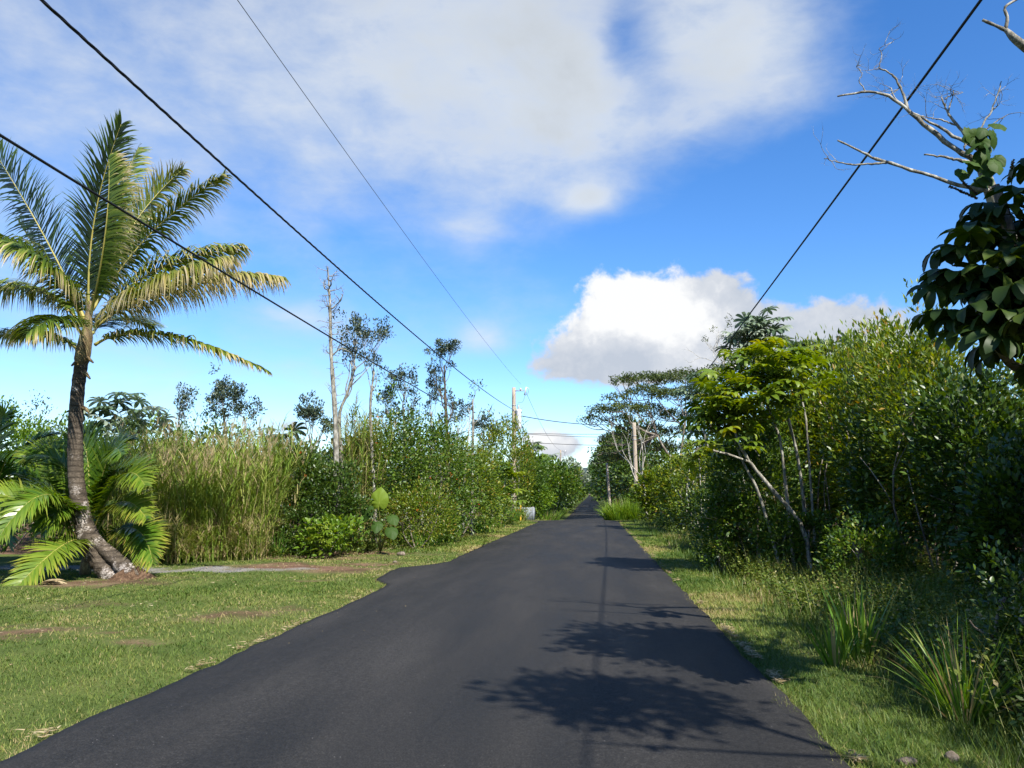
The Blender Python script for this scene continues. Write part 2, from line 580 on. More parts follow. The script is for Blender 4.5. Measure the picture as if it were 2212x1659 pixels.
M['bark'] = surf_mat('grey_bark', bark((0.07, 0.055, 0.042), (0.17, 0.14, 0.11), (0.32, 0.29, 0.24)), 0.9, 0.2, 0, (30, 0.5, 0.02))
M['pale_bark'] = surf_mat('pale_bark', bark((0.16, 0.14, 0.11), (0.40, 0.37, 0.31), (0.58, 0.56, 0.50), 9), 0.85, 0.2, 0, (30, 0.4, 0.01))
M['lichen_bark'] = surf_mat('lichen_bark', bark((0.05, 0.045, 0.036), (0.20, 0.185, 0.15), (0.42, 0.41, 0.36), 16), 0.9, 0.15, 0, (40, 0.6, 0.01))
M['dark_bark'] = surf_mat('dark_bark', bark((0.035, 0.028, 0.02), (0.085, 0.065, 0.045), (0.17, 0.14, 0.10)), 0.9, 0.2, 0, (25, 0.5, 0.02))


def palm_bark(T, o):
    sp = T.node('ShaderNodeSeparateXYZ')
    T.put(sp.inputs[0], o)
    n = T.noise(o, 5.0, 5, 0.65)
    fine = T.noise(T.mapping(o, (1, 1, 3)), 22.0, 4, 0.65)
    base = T.ramp(T.m('ADD', T.m('MULTIPLY', n, 0.55), T.m('MULTIPLY', fine, 0.45)), [(0.36, (0.035, 0.028, 0.021)), (0.52, (0.085, 0.068, 0.050)), (0.66, (0.17, 0.135, 0.10))])
    up = T.smooth(sp.outputs[2], 0.2, 2.6, 0.0, 0.075)
    lich = T.smooth(T.m('SUBTRACT', T.m('ADD', T.noise(o, 2.6, 5, 0.7), T.m('MULTIPLY', T.m('SUBTRACT', fine, 0.5), 0.35)), up), 0.52, 0.64)
    ring = T.m('MULTIPLY', T.smooth(T.m('SINE', T.m('MULTIPLY', T.m('ADD', sp.outputs[2], T.m('MULTIPLY', n, 0.12)), 52.0)), 0.2, 0.95), 0.55)
    base = T.mix(ring, base, rgb((0.022, 0.017, 0.013)))
    lich = T.m('MULTIPLY', lich, T.smooth(fine, 0.40, 0.56))
    return T.mix(lich, base, rgb((0.40, 0.355, 0.32)))


M['palm_bark'] = surf_mat('palm_bark', palm_bark, 0.92, 0.15, 0, (26, 0.8, 0.03))
M['sheath'] = surf_mat('palm_sheath', bark((0.05, 0.034, 0.018), (0.14, 0.10, 0.05), (0.30, 0.25, 0.12), 9), 0.8, 0.25, 0, (30, 0.5, 0.02))
M['rachis'] = surf_mat('frond_rib', lambda T, o: T.ramp(T.noise(o, 2.0, 3), [(0.3, (0.20, 0.20, 0.04)), (0.7, (0.38, 0.31, 0.08))]), 0.5, 0.4)
M['stalk'] = surf_mat('green_stalk', lambda T, o: T.ramp(T.noise(o, 4.0, 3), [(0.3, (0.10, 0.13, 0.03)), (0.7, (0.23, 0.22, 0.08))]), 0.6, 0.3)


def wood(T, o):
    n = T.noise(T.mapping(o, (9, 9, 0.35)), 3.0, 5, 0.7)
    b = T.noise(o, 1.2, 4, 0.6)
    return T.mix(T.m('MULTIPLY', b, 0.4), T.ramp(n, [(0.32, (0.13, 0.10, 0.075)), (0.5, (0.37, 0.31, 0.24)), (0.7, (0.50, 0.45, 0.37))]), rgb((0.28, 0.19, 0.13)))


M['pole'] = surf_mat('weathered_pole_wood', wood, 0.9, 0.2, 0, (20, 0.4, 0.02))
M['cable'] = surf_mat('black_cable', lambda T, o: T.ramp(T.noise(o, 1.5, 2), [(0.3, (0.006, 0.006, 0.007)), (0.7, (0.014, 0.013, 0.013))]), 0.6, 0.3)
M['wire'] = surf_mat('bare_wire', lambda T, o: T.ramp(T.noise(o, 3.0, 2), [(0.3, (0.05, 0.055, 0.06)), (0.7, (0.10, 0.10, 0.11))]), 0.6, 0.3)
M['tank'] = surf_mat('painted_tank', lambda T, o: T.ramp(T.noise(o, 3.0, 4), [(0.3, (0.55, 0.56, 0.57)), (0.7, (0.68, 0.69, 0.70))]), 0.45, 0.5)
M['steel'] = surf_mat('galvanised_steel', lambda T, o: T.ramp(T.noise(o, 8.0, 4), [(0.3, (0.24, 0.25, 0.26)), (0.7, (0.42, 0.43, 0.44))]), 0.5, 0.5, 0.4)
M['porcelain'] = surf_mat('porcelain', lambda T, o: T.ramp(T.noise(o, 8.0, 2), [(0.3, (0.42, 0.40, 0.38)), (0.7, (0.56, 0.54, 0.52))]), 0.3, 0.5)
M['panel'] = surf_mat('grey_sheet', lambda T, o: T.ramp(T.m('ADD', T.m('MULTIPLY', T.noise(T.mapping(o, (8, 8, 0.7)), 1.5, 4, 0.7), 0.7), T.m('MULTIPLY', T.noise(o, 12, 3), 0.3)),
                                                        [(0.35, (0.15, 0.165, 0.18)), (0.52, (0.23, 0.25, 0.27)), (0.68, (0.33, 0.34, 0.35))]), 0.6, 0.3)
M['yellow'] = surf_mat('yellow_paint', lambda T, o: T.ramp(T.noise(o, 9.0, 4), [(0.3, (0.50, 0.30, 0.02)), (0.7, (0.72, 0.47, 0.04))]), 0.5, 0.4)
M['black'] = surf_mat('black_paint', lambda T, o: T.ramp(T.noise(o, 9.0, 4), [(0.3, (0.012, 0.012, 0.012)), (0.7, (0.03, 0.03, 0.03))]), 0.6, 0.4)
M['orange'] = surf_mat('orange_plastic', lambda T, o: T.ramp(T.noise(o, 9.0, 4), [(0.3, (0.55, 0.14, 0.01)), (0.7, (0.75, 0.26, 0.02))]), 0.5, 0.4)
M['rock'] = surf_mat('rock', lambda T, o: T.ramp(T.noise(o, 14.0, 6, 0.7), [(0.32, (0.05, 0.042, 0.032)), (0.5, (0.15, 0.12, 0.09)), (0.68, (0.27, 0.22, 0.17))]), 0.95, 0.15, 0, (40, 0.8, 0.02))
M['root'] = surf_mat('root_soil', lambda T, o: T.ramp(T.noise(o, 11.0, 6, 0.7), [(0.32, (0.035, 0.022, 0.014)), (0.5, (0.10, 0.06, 0.036)), (0.68, (0.20, 0.13, 0.08))]), 0.95, 0.1, 0, (30, 0.9, 0.04))
M['hill'] = surf_mat('far_forest', lambda T, o: T.ramp(T.noise(o, 0.05, 5, 0.7), [(0.35, (0.03, 0.045, 0.05)), (0.65, (0.06, 0.085, 0.085))]), 0.95, 0.1)


def asphalt(T, o):
    grain = T.noise(o, 75.0, 4, 0.8)
    mid = T.noise(o, 24.0, 3, 0.6)
    big = T.noise(T.mapping(o, (1.0, 0.18, 1)), 1.1, 4, 0.55)
    v = T.m('ADD', T.m('ADD', T.m('MULTIPLY', grain, 0.6), T.m('MULTIPLY', mid, 0.15)), T.m('MULTIPLY', big, 0.25))
    c = T.ramp(v, [(0.36, (0.006, 0.0057, 0.0053)), (0.5, (0.0215, 0.0203, 0.0188)), (0.66, (0.064, 0.060, 0.0555))])
    # scattered pale stone chips
    chips = T.node('ShaderNodeTexVoronoi')
    chips.inputs['Scale'].default_value = 16.0
    T.put(chips.inputs['Vector'], o)
    ch = T.m('MULTIPLY', T.smooth(chips.outputs['Distance'], 0.05, 0.09, 1.0, 0.0), T.smooth(T.noise(o, 31.0, 1), 0.62, 0.66))
    c = T.mix(ch, c, rgb((0.22, 0.21, 0.20)))
    return c, T.smooth(big, 0.3, 0.7, 0.62, 0.8)


M['asphalt'] = surf_mat('asphalt', asphalt, 0.7, 0.16, 0, (150, 0.6, 0.006))


def ground_fn(T, o):
    at = T.node('ShaderNodeAttribute', attribute_name='bare')
    gv = T.node('ShaderNodeAttribute', attribute_name='gravel')
    n = T.noise(o, 1.3, 5, 0.6)
    f = T.noise(o, 38.0, 4, 0.7)
    v = T.m('ADD', T.m('MULTIPLY', n, 0.5), T.m('MULTIPLY', f, 0.5))
    green = T.ramp(v, [(0.33, (0.045, 0.070, 0.014)), (0.5, (0.085, 0.115, 0.026)), (0.68, (0.16, 0.165, 0.05))])
    soil = T.ramp(v, [(0.34, (0.065, 0.036, 0.024)), (0.5, (0.155, 0.088, 0.056)), (0.66, (0.26, 0.17, 0.11))])
    grav = T.ramp(f, [(0.32, (0.11, 0.10, 0.09)), (0.5, (0.23, 0.215, 0.195)), (0.68, (0.38, 0.36, 0.33))])
    b = T.smooth(T.m('ADD', at.outputs['Fac'], T.m('MULTIPLY', T.m('SUBTRACT', f, 0.5), 1.3)), 0.25, 0.8)
    g = T.smooth(T.m('ADD', gv.outputs['Fac'], T.m('MULTIPLY', T.m('SUBTRACT', f, 0.5), 0.6)), 0.3, 0.7)
    return T.mix(g, T.mix(b, green, soil), grav)


M['ground'] = surf_mat('ground', ground_fn, 0.95, 0.1, 0, (26, 0.9, 0.05))

# ------------------------------------------------------------------ ground and road
BARE = [  # x, y, rx, ry, weight : worn earth on the lawn
    (-7.8, 12.6, 1.2, 0.7, 0.5), (-5.5, 11.5, 0.9, 0.9, 0.72), (-4.9, 12.3, 0.5, 0.3, 0.6), (-7.3, 10.1, 0.9, 0.55, 0.8), (-5.9, 9.7, 0.4, 0.2, 0.7), (-7.2, 19.2, 2.6, 1.0, 0.9), (-5.6, 20.8, 1.5, 0.9, 0.8), (-10.2, 15.6, 2.2, 0.9, 0.75),
    (-6.2, 16.6, 0.8, 0.35, 0.7), (-8.4, 16.6, 1.2, 0.5, 0.5), (-6.8, 22.4, 1.6, 0.6, 0.65), (-7.4, 8.4, 0.7, 0.3, 0.45), (-8.6, 9.8, 0.5, 0.3, 0.5), (-6.8, 24.5, 2.5, 1.2, 0.8), (-9.4, 22.0, 2.0, 0.8, 0.75)]
GRAV = [(-9.2, 18.5, 2.2, 0.7, 0.95), (-7.3, 18.6, 1.2, 0.45, 0.6), (-12.5, 18.7, 2.5, 0.8, 0.95)]


def blobmask(lst, x, y):
    s = np.zeros_like(x)
    wx = x + (fbm(x * 1.3, y * 1.3, 4) - 0.5) * 2.2
    wy = y + (fbm(x * 1.3 + 40, y * 1.3, 4) - 0.5) * 1.8
    for (cx, cy_, rx, ry, w) in lst:
        s = np.maximum(s, w * np.exp(-(((wx - cx) / rx) ** 2 + ((wy - cy_) / ry) ** 2)))
    return s


def bare_at(x, y):
    b = blobmask(BARE, x, y)
    off = np.maximum(np.maximum(road_l(y) - x, x - road_r(y)), 0)
    b = np.maximum(b, 0.85 * np.exp(-(off / 0.09) ** 2) * (fbm(x * 2, y * 2, 2) + 0.3))
    b = np.maximum(b, 0.75 * (x > road_r(y) + 2.2))
    b = np.maximum(b, 0.8 * (x < -7.5) * (y > 23))
    return np.clip(b, 0, 1)


xs = np.concatenate([-np.geomspace(16, 4000, 26)[::-1], np.arange(-15.8, 9.9, 0.2), np.geomspace(10, 4000, 26)])
ys = np.concatenate([[-300, -120, -60, -30, -15, -8], np.arange(-4, 34, 0.2), np.arange(34, 70, 0.75), np.geomspace(70, 5000, 70)])
gx, gy = np.meshgrid(xs, ys)
gz = ground_z(gx, gy)
mb = MB()
nx, ny = len(xs), len(ys)
i = np.arange(ny - 1)[:, None] * nx + np.arange(nx - 1)[None]
quads = np.stack([i, i + 1, i + nx + 1, i + nx], -1).reshape(-1, 4)
mb.add(np.stack([gx, gy, gz], -1).reshape(-1, 3), quads)
ground = part(mb, 'ground', M['ground'], smooth=True)
ground['kind'] = 'structure'
for nm, arr in (('bare', bare_at(gx, gy)), ('gravel', blobmask(GRAV, gx, gy))):
    at = ground.data.attributes.new(nm, 'FLOAT', 'POINT')
    at.data.foreach_set('value', arr.astype(np.float32).ravel())

yr = np.unique(np.concatenate([np.arange(-40, 70, 0.25), np.geomspace(70, 1500, 120), RL_Y, RR_Y]))
yr = yr[yr <= 1500]
wl = (fbm(yr * 1.3, yr * 0 + 3.3, 4) - 0.5) * 0.16 + (fbm(yr * 6.0, yr * 0 + 8.3, 2) - 0.5) * 0.06
wr = (fbm(yr * 1.3, yr * 0 + 7.7, 4) - 0.5) * 0.14 + (fbm(yr * 6.0, yr * 0 + 1.3, 2) - 0.5) * 0.06
L_, R_ = road_l(yr) + wl, road_r(yr) + wr
zc = prof(yr)
rows = []
for t in (0.0, 0.0, 0.02, 0.25, 0.5, 0.75, 0.98, 1.0, 1.0):
    rows.append(np.stack([L_ + (R_ - L_) * t, yr, zc + 0.012 + 0.03 * (1 - (2 * t - 1) ** 2)], -1))
rows[0][:, 2] -= 0.12
rows[0][:, 0] -= 0.02
rows[-1][:, 2] -= 0.12
rows[-1][:, 0] += 0.02
V = np.stack(rows, 1)
mb = MB()
c = V.shape[1]
i = np.arange(len(yr) - 1)[:, None] * c + np.arange(c - 1)[None]
mb.add(V.reshape(-1, 3), np.stack([i, i + 1, i + c + 1, i + c], -1).reshape(-1, 4))
road = part(mb, 'road', M['asphalt'], smooth=False)
road['kind'] = 'structure'

# distant wooded ridge closing the view down the road
mb = MB()
hx = np.linspace(-1500, 1500, 120)
hy = np.array([2300, 2500, 2800, 3300])
HZ = np.array([0, 42, 52, 40])
hv = np.array([[x, y + 60 * math.sin(x / 170), 20 + z * 1.5 + (fbm(np.array([x / 60.0]), np.array([y / 60.0]), 4)[0] - 0.5) * 26] for y, z in zip(hy, HZ) for x in hx])
i = np.arange(3)[:, None] * 120 + np.arange(119)[None]
mb.add(hv, np.stack([i, i + 1, i + 121, i + 120], -1).reshape(-1, 4))
o = part(mb, 'hills', M['hill'], smooth=True)
o['kind'] = 'structure'


def gz1(x, y):
    return float(ground_z(np.array([x]), np.array([y]))[0])


# ------------------------------------------------------------------ plant kit
OV = ([(0, 0, 0), (-0.27, 0.36, 0.07), (0.27, 0.36, 0.07), (0, 0.5, 0.0), (-0.2, 0.72, 0.03), (0.2, 0.72, 0.03), (0, 1.0, -0.06)],
      [[(0, 3, 1), (0, 2, 3), (1, 3, 4), (3, 2, 5), (4, 3, 6), (3, 5, 6)]])
LA = ([(0, 0, 0), (-0.18, 0.42, 0.05), (0.18, 0.42, 0.05), (0, 0.45, 0.0), (0, 1.0, -0.07)], [[(0, 3, 1), (0, 2, 3), (1, 3, 4), (3, 2, 4)]])
DI = ([(0, 0, 0), (-0.27, 0.5, 0.06), (0.27, 0.5, 0.06), (0, 1.0, -0.05)], [[(0, 2, 1), (1, 2, 3)]])
TEMPL = {'ov': OV, 'la': LA, 'di': DI}


def rdir(n, rng):
    return nrm(rng.normal(size=(n, 3)))


def leaf_cloud(mb, centers, cdirs, per, spread, leaf, rng, tmpl='ov', up=0.3, out=0.7, jit=0.8, bias=None):
    """leaf sprays around twig ends; one call adds centers*per leaves"""
    n = len(centers)
    c = np.repeat(centers, per, 0)
    d = np.repeat(cdirs, per, 0)
    N = n * per
    sp = np.repeat(np.broadcast_to(np.asarray(spread, float), (n,)), per)
    off = rdir(N, rng) * (rng.random((N, 1)) ** 0.45) * sp[:, None]
    pos = c + off
    axis = nrm(d * out + nrm(off) * 0.6 + rdir(N, rng) * jit + np.array([0, 0, up]))
    hint = nrm(rdir(N, rng) * 0.8 + np.array([0, 0, 1.0]))
    X, Y, Z = frames(axis, hint)
    s = leaf * (0.65 + 0.7 * rng.random(N))
    cl = np.repeat(rng.random(n), per)
    r = np.clip(0.5 + 0.34 * rng.normal(size=N) * 0.6 + (cl - 0.5) * 0.45 + (0 if bias is None else np.repeat(bias, per)), 0, 1)
    t = TEMPL[tmpl]
    mb.scatter(t[0], t[1], pos, X, Y, Z, s, r)


def crown_pts(n, w, d, h, rng, lump=0.35, bottom=-0.75, inner=0.25):
    """points through a lumpy ellipsoid crown centred on 0, mostly in its outer shell"""
    u = rdir(n * 3, rng)
    u = u[u[:, 2] > bottom][:n]
    k = rng.normal(size=(9, 3)) * 2.6
    ph = rng.random(9) * 6.28
    f = 1 + lump * (np.sin(u @ k.T + ph).sum(1) / 3.0)
    f = np.clip(f, 0.55, 1.35)
    rad = f * (1 - inner * rng.random(len(u)) ** 1.5)
    p = u * rad[:, None] * np.array([w / 2, d / 2, h / 2])
    return p, nrm(u * np.array([1, 1, 0.9]))


def shrub(name, label, cat, group, x, y, h, w, mat='mid', n=5200, leaf=0.10, tmpl='ov', base=0.0, seed=1, up=0.35, lump=0.35, stems=3, bark_='bark', depth=None,
          sprigs=0, per=13, spread=None, flowers=0, stem_r=0.03, jit=0.8):
    rng = np.random.default_rng(seed)
    z0 = gz1(x, y)
    loc = np.array([x, y, z0])
    r = root(name, loc, label, cat, group)
    depth = depth or w * 0.9
    ch = h - base
    cen = loc + np.array([0, 0, base + ch * 0.5])
    nc = max(8, n // per)
    p, u = crown_pts(nc, w, depth, ch, rng, lump)
    keep = (cen + p)[:, 2] > z0 + 0.04
    p, u = p[keep], u[keep]
    mb = MB()
    sp = spread or 0.055 * (w + h)
    leaf_cloud(mb, cen + p, u, per, sp * (0.7 + 0.6 * rng.random(len(p))), leaf, rng, tmpl, up, jit=jit)
    if sprigs:     # shoots that break the outline
        q, uu = crown_pts(sprigs, w, depth, ch, rng, lump, bottom=0.0, inner=0.0)
        for a, b in zip(q, uu):
            ln = (0.07 + 0.11 * rng.random()) * (h + w) * 0.5
            dd = nrm(b * 0.45 + np.array([0, 0, 1.0]) + rng.normal(size=3) * 0.22)
            ts = np.linspace(0, 1, 6)[:, None]
            cc = cen + a + dd * ts * ln
            leaf_cloud(mb, cc, np.repeat(dd[None], 6, 0), 6, 0.07 * (w + h) * 0.35, leaf, rng, tmpl, up + 0.3)
    part(mb, 'foliage', M[mat], r, loc)
    for k in range(stems):
        a = k * 6.283 / max(stems, 1) + rng.random() * 1.2
        b0 = loc + np.array([math.cos(a), math.sin(a), 0]) * 0.06 * w * rng.random() - np.array([0, 0, 0.05])
        tip = cen + np.array([math.cos(a) * w * 0.25, math.sin(a) * depth * 0.25, ch * (0.0 + 0.25 * rng.random())])
        md = (b0 + tip) / 2 + rng.normal(size=3) * 0.06 * h * np.array([1, 1, 0.2])
        ms = MB()
        ms.tube(bez(b0, md, tip, 7), np.linspace(stem_r, stem_r * 0.45, 7), 6)
        for q in range(2):
            st = bez(b0, md, tip, 7)[3 + q]
            e = st + nrm(rng.normal(size=3) * np.array([1, 1, 0.3]) + np.array([0, 0, 0.9])) * h * 0.22
            ms.tube(bez(st, (st + e) / 2 + rng.normal(size=3) * 0.03, e, 4), np.linspace(stem_r * 0.5, stem_r * 0.2, 4), 5)
        part(ms, 'stem', M[bark_], r, loc, True)
    if flowers:
        q, uu = crown_pts(flowers, w * 1.08, depth * 1.08, ch * 1.06, rng, lump, bottom=-0.4, inner=0.0)
        for a, b in zip(q, uu):
            mf = MB()
            leaf_cloud(mf, (cen + a)[None], b[None], 9, 0.03, 0.05, rng, 'ov', 0.3)
            part(mf, 'flower', M['flower'], r, loc)
    return r


def grow(mb, tips, p, d, L, r, depth, rng, spread=0.6, upb=0.25, kids=(2, 3), shrink=0.68, wig=0.18, sides=6, alltips=None):
    n = 5
    pts = [p]
    dd = d
    for k in range(n - 1):
        dd = nrm(dd + rng.normal(size=3) * wig + np.array([0, 0, upb * 0.25]))
        pts.append(pts[-1] + dd * L / (n - 1))
    r1 = r * (0.62 if depth > 0 else 0.3)
    mb.tube(pts, np.linspace(r, r1, n), sides, caps=True)
    if alltips is not None:
        alltips.append((pts[-2], dd))
    if depth == 0:
        tips.append((pts[-1], dd))
        return
    for k in range(rng.integers(kids[0], kids[1] + 1)):
        nd = nrm(dd + rng.normal(size=3) * spread + np.array([0, 0, upb]))
        st = pts[-1] if k < 2 else pts[-2]
        grow(mb, tips, st, nd, L * shrink * (0.8 + 0.4 * rng.random()), r1 * 0.9, depth - 1, rng, spread, upb, kids, shrink, wig, max(4, sides - 1), alltips)


def clump_tree(name, label, cat, group, path, r0, r1, boughs, mat, bark_, seed, leaf=0.07, per=34, clump=0.2, tmpl='di', depth=2, blen=0.9, spread=0.6, upb=0.3, leafy=1.0, fill=0):
    """trunk along path, boughs start at given fractions and end in leaf clumps"""
    rng = np.random.default_rng(seed)
    path = smooth_path(path, 16)
    x, y = path[0][:2]
    loc = np.array([x, y, gz1(x, y)])
    r = root(name, loc, label, cat, group)
    mt = MB()
    mt.tube(path, np.linspace(r0, r1, 16) * (1 + 0.12 * rng.normal(size=16)), 8)
    tips = []
    tan = nrm(np.gradient(path, axis=0))
    for (t, az, tilt, ln) in boughs:
        k = int(t * 15)
        d = nrm(np.array([math.cos(az) * tilt, math.sin(az) * tilt * 0.8, 1.0]) + tan[k] * 0.3)
        br = (r0 + (r1 - r0) * t) * 0.55
        grow(mt, tips, path[k], d, ln, max(br, 0.012), depth, rng, spread, upb)
    part(mt, 'trunk', M[bark_], r, loc, True)
    if leafy > 0 and tips:
        sel = [q for q in tips if rng.random() < leafy]
        c = np.array([q[0] for q in sel])
        dd = np.array([q[1] for q in sel])
        if fill:
            c = np.concatenate([c] + [c + rng.normal(size=c.shape) * clump * 1.2 for _ in range(fill)])
            dd = np.concatenate([dd] * (fill + 1))
        ml = MB()
        leaf_cloud(ml, c, dd, per, clump * (0.6 + 0.8 * rng.random(len(c))), leaf, rng, tmpl, 0.15, jit=1.0)
        part(ml, 'foliage', M[mat], r, loc)
    return r


# ------------------------------------------------------------------ coconut palms
def frond_mesh(p0, pm, p2, mat, parent, loc, nleaf=135, ll=0.95, lw=0.040, droop=1.0, hint=(0, 0, 1), lift=0.25, ang=0.55, rnd=0.35, dry=0.35, sweep=(0, 0, 0), start=0.10, seed=0, rr=0.022, name='frond'):
    rng = np.random.default_rng(seed)
    c = bez(p0, pm, p2, 40)
    tan = nrm(np.gradient(c, axis=0))
    rib = MB()
    rib.tube(c, np.interp(np.linspace(0, 1, 40), [0, 0.1, 0.25, 1], [rr * 1.9, rr * 1.25, rr, 0.004]), 6)
    o = None
    t = np.linspace(start, 0.995, nleaf)
    idx = t * 39
    i0 = np.minimum(idx.astype(int), 38)
    fr = (idx - i0)[:, None]
    pos = c[i0] * (1 - fr) + c[i0 + 1] * fr
    T = nrm(tan[i0] * (1 - fr) + tan[i0 + 1] * fr)
    S = nrm(np.cross(T, np.asarray(hint, float)))
    N = np.cross(S, T)
    mb = MB()
    env = np.clip(np.interp(t, [start, start + 0.12, 0.45, 0.75, 0.93, 1.0], [0.5, 0.8, 1.0, 0.86, 0.55, 0.32]), 0, 1)
    for sgn in (-1, 1):
        a = ang + 0.45 * t ** 2 + rng.normal(size=nleaf) * 0.12
        d = S * sgn * np.cos(a)[:, None] + T * np.sin(a)[:, None] + N * (lift + rng.normal(size=(nleaf, 1)) * 0.10) + np.asarray(sweep, float)
        L = ll * env * (0.82 + 0.3 * rng.random(nleaf)) * np.where(rng.random(nleaf) < 0.08, 0.45, 1.0)
        mb.strips(pos + rng.normal(size=pos.shape) * 0.004, d, L, lw * (0.8 + 0.4 * rng.random(nleaf)), T, droop * (0.75 + 0.5 * rng.random(nleaf)), 4,
                  rnd + rng.normal(size=nleaf) * 0.10 + 0.12 * t, dry * (0.5 + rng.random(nleaf)), wprof=[0.55, 1.0, 0.85, 0.5])
    o = part(mb, name, M[mat], parent, loc)
    part(rib, 'rib', M['rachis'], o, loc, True)
    return o


def coconut_palm():
    base = P(232, 1235, 16.6)
    base[2] = gz1(base[0], base[1])
    loc = base.copy()
    r = root('coconut_palm', loc, 'tall coconut palm with curved leaning trunk and wind-blown fronds on the lawn', 'palm')
    Yt = 16.6
    tr = [P(262, 1264, Yt), P(244, 1240, Yt), P(214, 1204, Yt), P(195, 1168, Yt), P(181, 1130, Yt), P(170, 1078, Yt), P(163, 1006, Yt), P(164, 900, Yt), P(172, 810, Yt), P(186, 735, Yt)]
    path = smooth_path(tr, 150)
    rad = np.interp(np.linspace(0, 1, 150), [0, 0.12, 0.3, 0.5, 0.75, 1], [0.27, 0.255, 0.225, 0.18, 0.15, 0.125])
    k = np.arange(150)
    rad = rad * (1 + 0.05 * ((k % 5) == 0) - 0.02 * ((k % 5) == 3)) * (1 + 0.02 * np.random.default_rng(2).normal(size=150))
    mb = MB()
    mb.tube(path, rad, 16)
    part(mb, 'trunk', M['palm_bark'], r, loc, True)
    # buttress leg that splits off at the foot
    mb = MB()
    mb.tube(smooth_path([P(188, 1150, Yt + .05), P(222, 1183, Yt - .1), P(258, 1215, Yt - .15), P(300, 1258, Yt - .2)], 14), np.linspace(0.12, 0.19, 14) * (1 + 0.06 * np.random.default_rng(4).normal(size=14)), 12)
    part(mb, 'root_leg', M['palm_bark'], r, loc, True)
    # old leaf scars and stubs
    rng = np.random.default_rng(8)
    for (dx, dy, ln) in [(198, 802, .30), (176, 775, .3), (205, 768, .36), (195, 880, .24)]:
        mb = MB()
        p = P(178, dy, Yt)
        d = nrm(np.array([(dx - 178) * 0.05, -0.35, -0.7 + rng.random() * 0.5]))
        mb.tube([p, p + d * ln * 0.5, p + d * ln + np.array([0, 0, -0.05])], [0.05, 0.045, 0.02], 7)
        part(mb, 'leaf_stub', M['sheath'], r, loc, True)
    mb = MB()
    cp = smooth_path([P(173, 800, Yt), P(180, 760, Yt), P(188, 715, Yt), P(194, 650, Yt)], 16)
    mb.tube(cp, np.interp(np.linspace(0, 1, 16), [0, 0.2, 0.5, 1], [0.13, 0.155, 0.145, 0.04]) * (1 + 0.06 * rng.normal(size=16)), 12)
    part(mb, 'crown_sheath', M['sheath'], r, loc, True)
    view = (0, 1, 0.0)
    wind = (0.22, 0.0, 0.0)
    fr = [  # base, mid, tip (sighting + distance), then look; lowest rnd paints shade on upright fronds
        ((183, 690, 16.6), (90, 500, 16.9), (-30, 300, 17.3), dict(hint=(0.1, 1, 0.25), droop=0.9, rnd=-0.06, dry=0.4, lift=0.05, ll=1.05)),
        ((192, 670, 16.6), (205, 470, 16.3), (262, 268, 15.7), dict(hint=(0.0, 1, 0.2), droop=0.7, rnd=-0.06, dry=0.45, sweep=(0.15, 0, 0.1), lift=0.0, ll=1.0)),
        ((196, 680, 16.6), (228, 500, 15.6), (235, 340, 15.4), dict(hint=(0.55, 1, 0.1), droop=1.2, rnd=0.26, dry=0.9, sweep=(0.6, 0, 0))),
        ((198, 660, 16.8), (235, 480, 18.0), (300, 318, 18.6), dict(hint=(0.3, 1, 0.3), droop=1.2, rnd=0.28, dry=0.5)),
        ((200, 665, 16.8), (285, 490, 18.0), (395, 366, 18.8), dict(hint=(-0.4, 0.5, 1), droop=1.8, rnd=0.45, dry=0.5)),
        ((200, 670, 16.6), (330, 500, 17.1), (486, 380, 17.3), dict(hint=(-0.4, 0.2, 1), droop=2.4, rnd=0.38, dry=0.5)),
        ((205, 690, 16.7), (345, 580, 17.6), (522, 535, 18.0), dict(hint=(-0.1, 0.3, 1), droop=2.9, rnd=0.34, dry=0.5, ll=1.1)),
        ((208, 700, 16.5), (330, 615, 15.7), (492, 558, 15.4), dict(hint=(-0.1, -0.2, 1), droop=4.4, rnd=0.52, dry=0.55, ll=1.25, nleaf=160)),
        ((208, 705, 16.6), (390, 612, 16.6), (606, 600, 16.5), dict(hint=(-0.1, -0.1, 1), droop=4.4, rnd=0.52, dry=0.5, ll=1.15, nleaf=160)),
        ((205, 745, 16.6), (345, 722, 16.4), (576, 802, 15.9), dict(hint=(0, 0.1, 1), droop=3.0, rnd=0.26, dry=0.75, ll=0.75)),
        ((178, 700, 16.4), (105, 580, 15.2), (-30, 515, 14.6), dict(hint=(0.25, -0.3, 1), droop=3.6, rnd=0.12, dry=1.0, ll=1.3, nleaf=160)),
        ((178, 705, 16.5), (70, 625, 16.3), (-70, 640, 16.2), dict(hint=(0.1, 0.0, 1), droop=3.6, rnd=0.32, dry=0.6, ll=1.15)),
        ((170, 760, 16.6), (90, 722, 16.6), (-60, 735, 16.4), dict(hint=(0, 0.1, 1), droop=3.0, rnd=0.26, dry=0.7, ll=0.75)),
        ((180, 690, 16.8), (120, 600, 18.2), (40, 480, 19.0), dict(hint=(0.3, 0.6, 1), droop=0.9, rnd=0.15, dry=0.4)),
        ((190, 690, 16.9), (215, 560, 18.6), (330, 470, 20.0), dict(hint=(-0.2, 0.8, 0.6), droop=0.9, rnd=0.15, dry=0.3)),
        ((176, 720, 16.4), (130, 690, 14.9), (60, 720, 13.9), dict(hint=(0, -0.2, 1), droop=3.2, rnd=0.05, dry=0.9, ll=1.1)),
        ((200, 720, 16.8), (250, 690, 18.3), (330, 705, 19.6), dict(hint=(0, 0.3, 1), droop=1.5, rnd=0.15, dry=0.5))]
    for q, (a, b, c, kw) in enumerate(fr):
        kw = dict(kw)
        kw.setdefault('sweep', (0.12, 0, 0))
        frond_mesh(P(*a), P(*b), P(*c), 'palm', r, loc, seed=q, **kw)
    # mound of roots and soil at the foot
    mb = MB()
    c0 = P(285, 1262, 16.35)
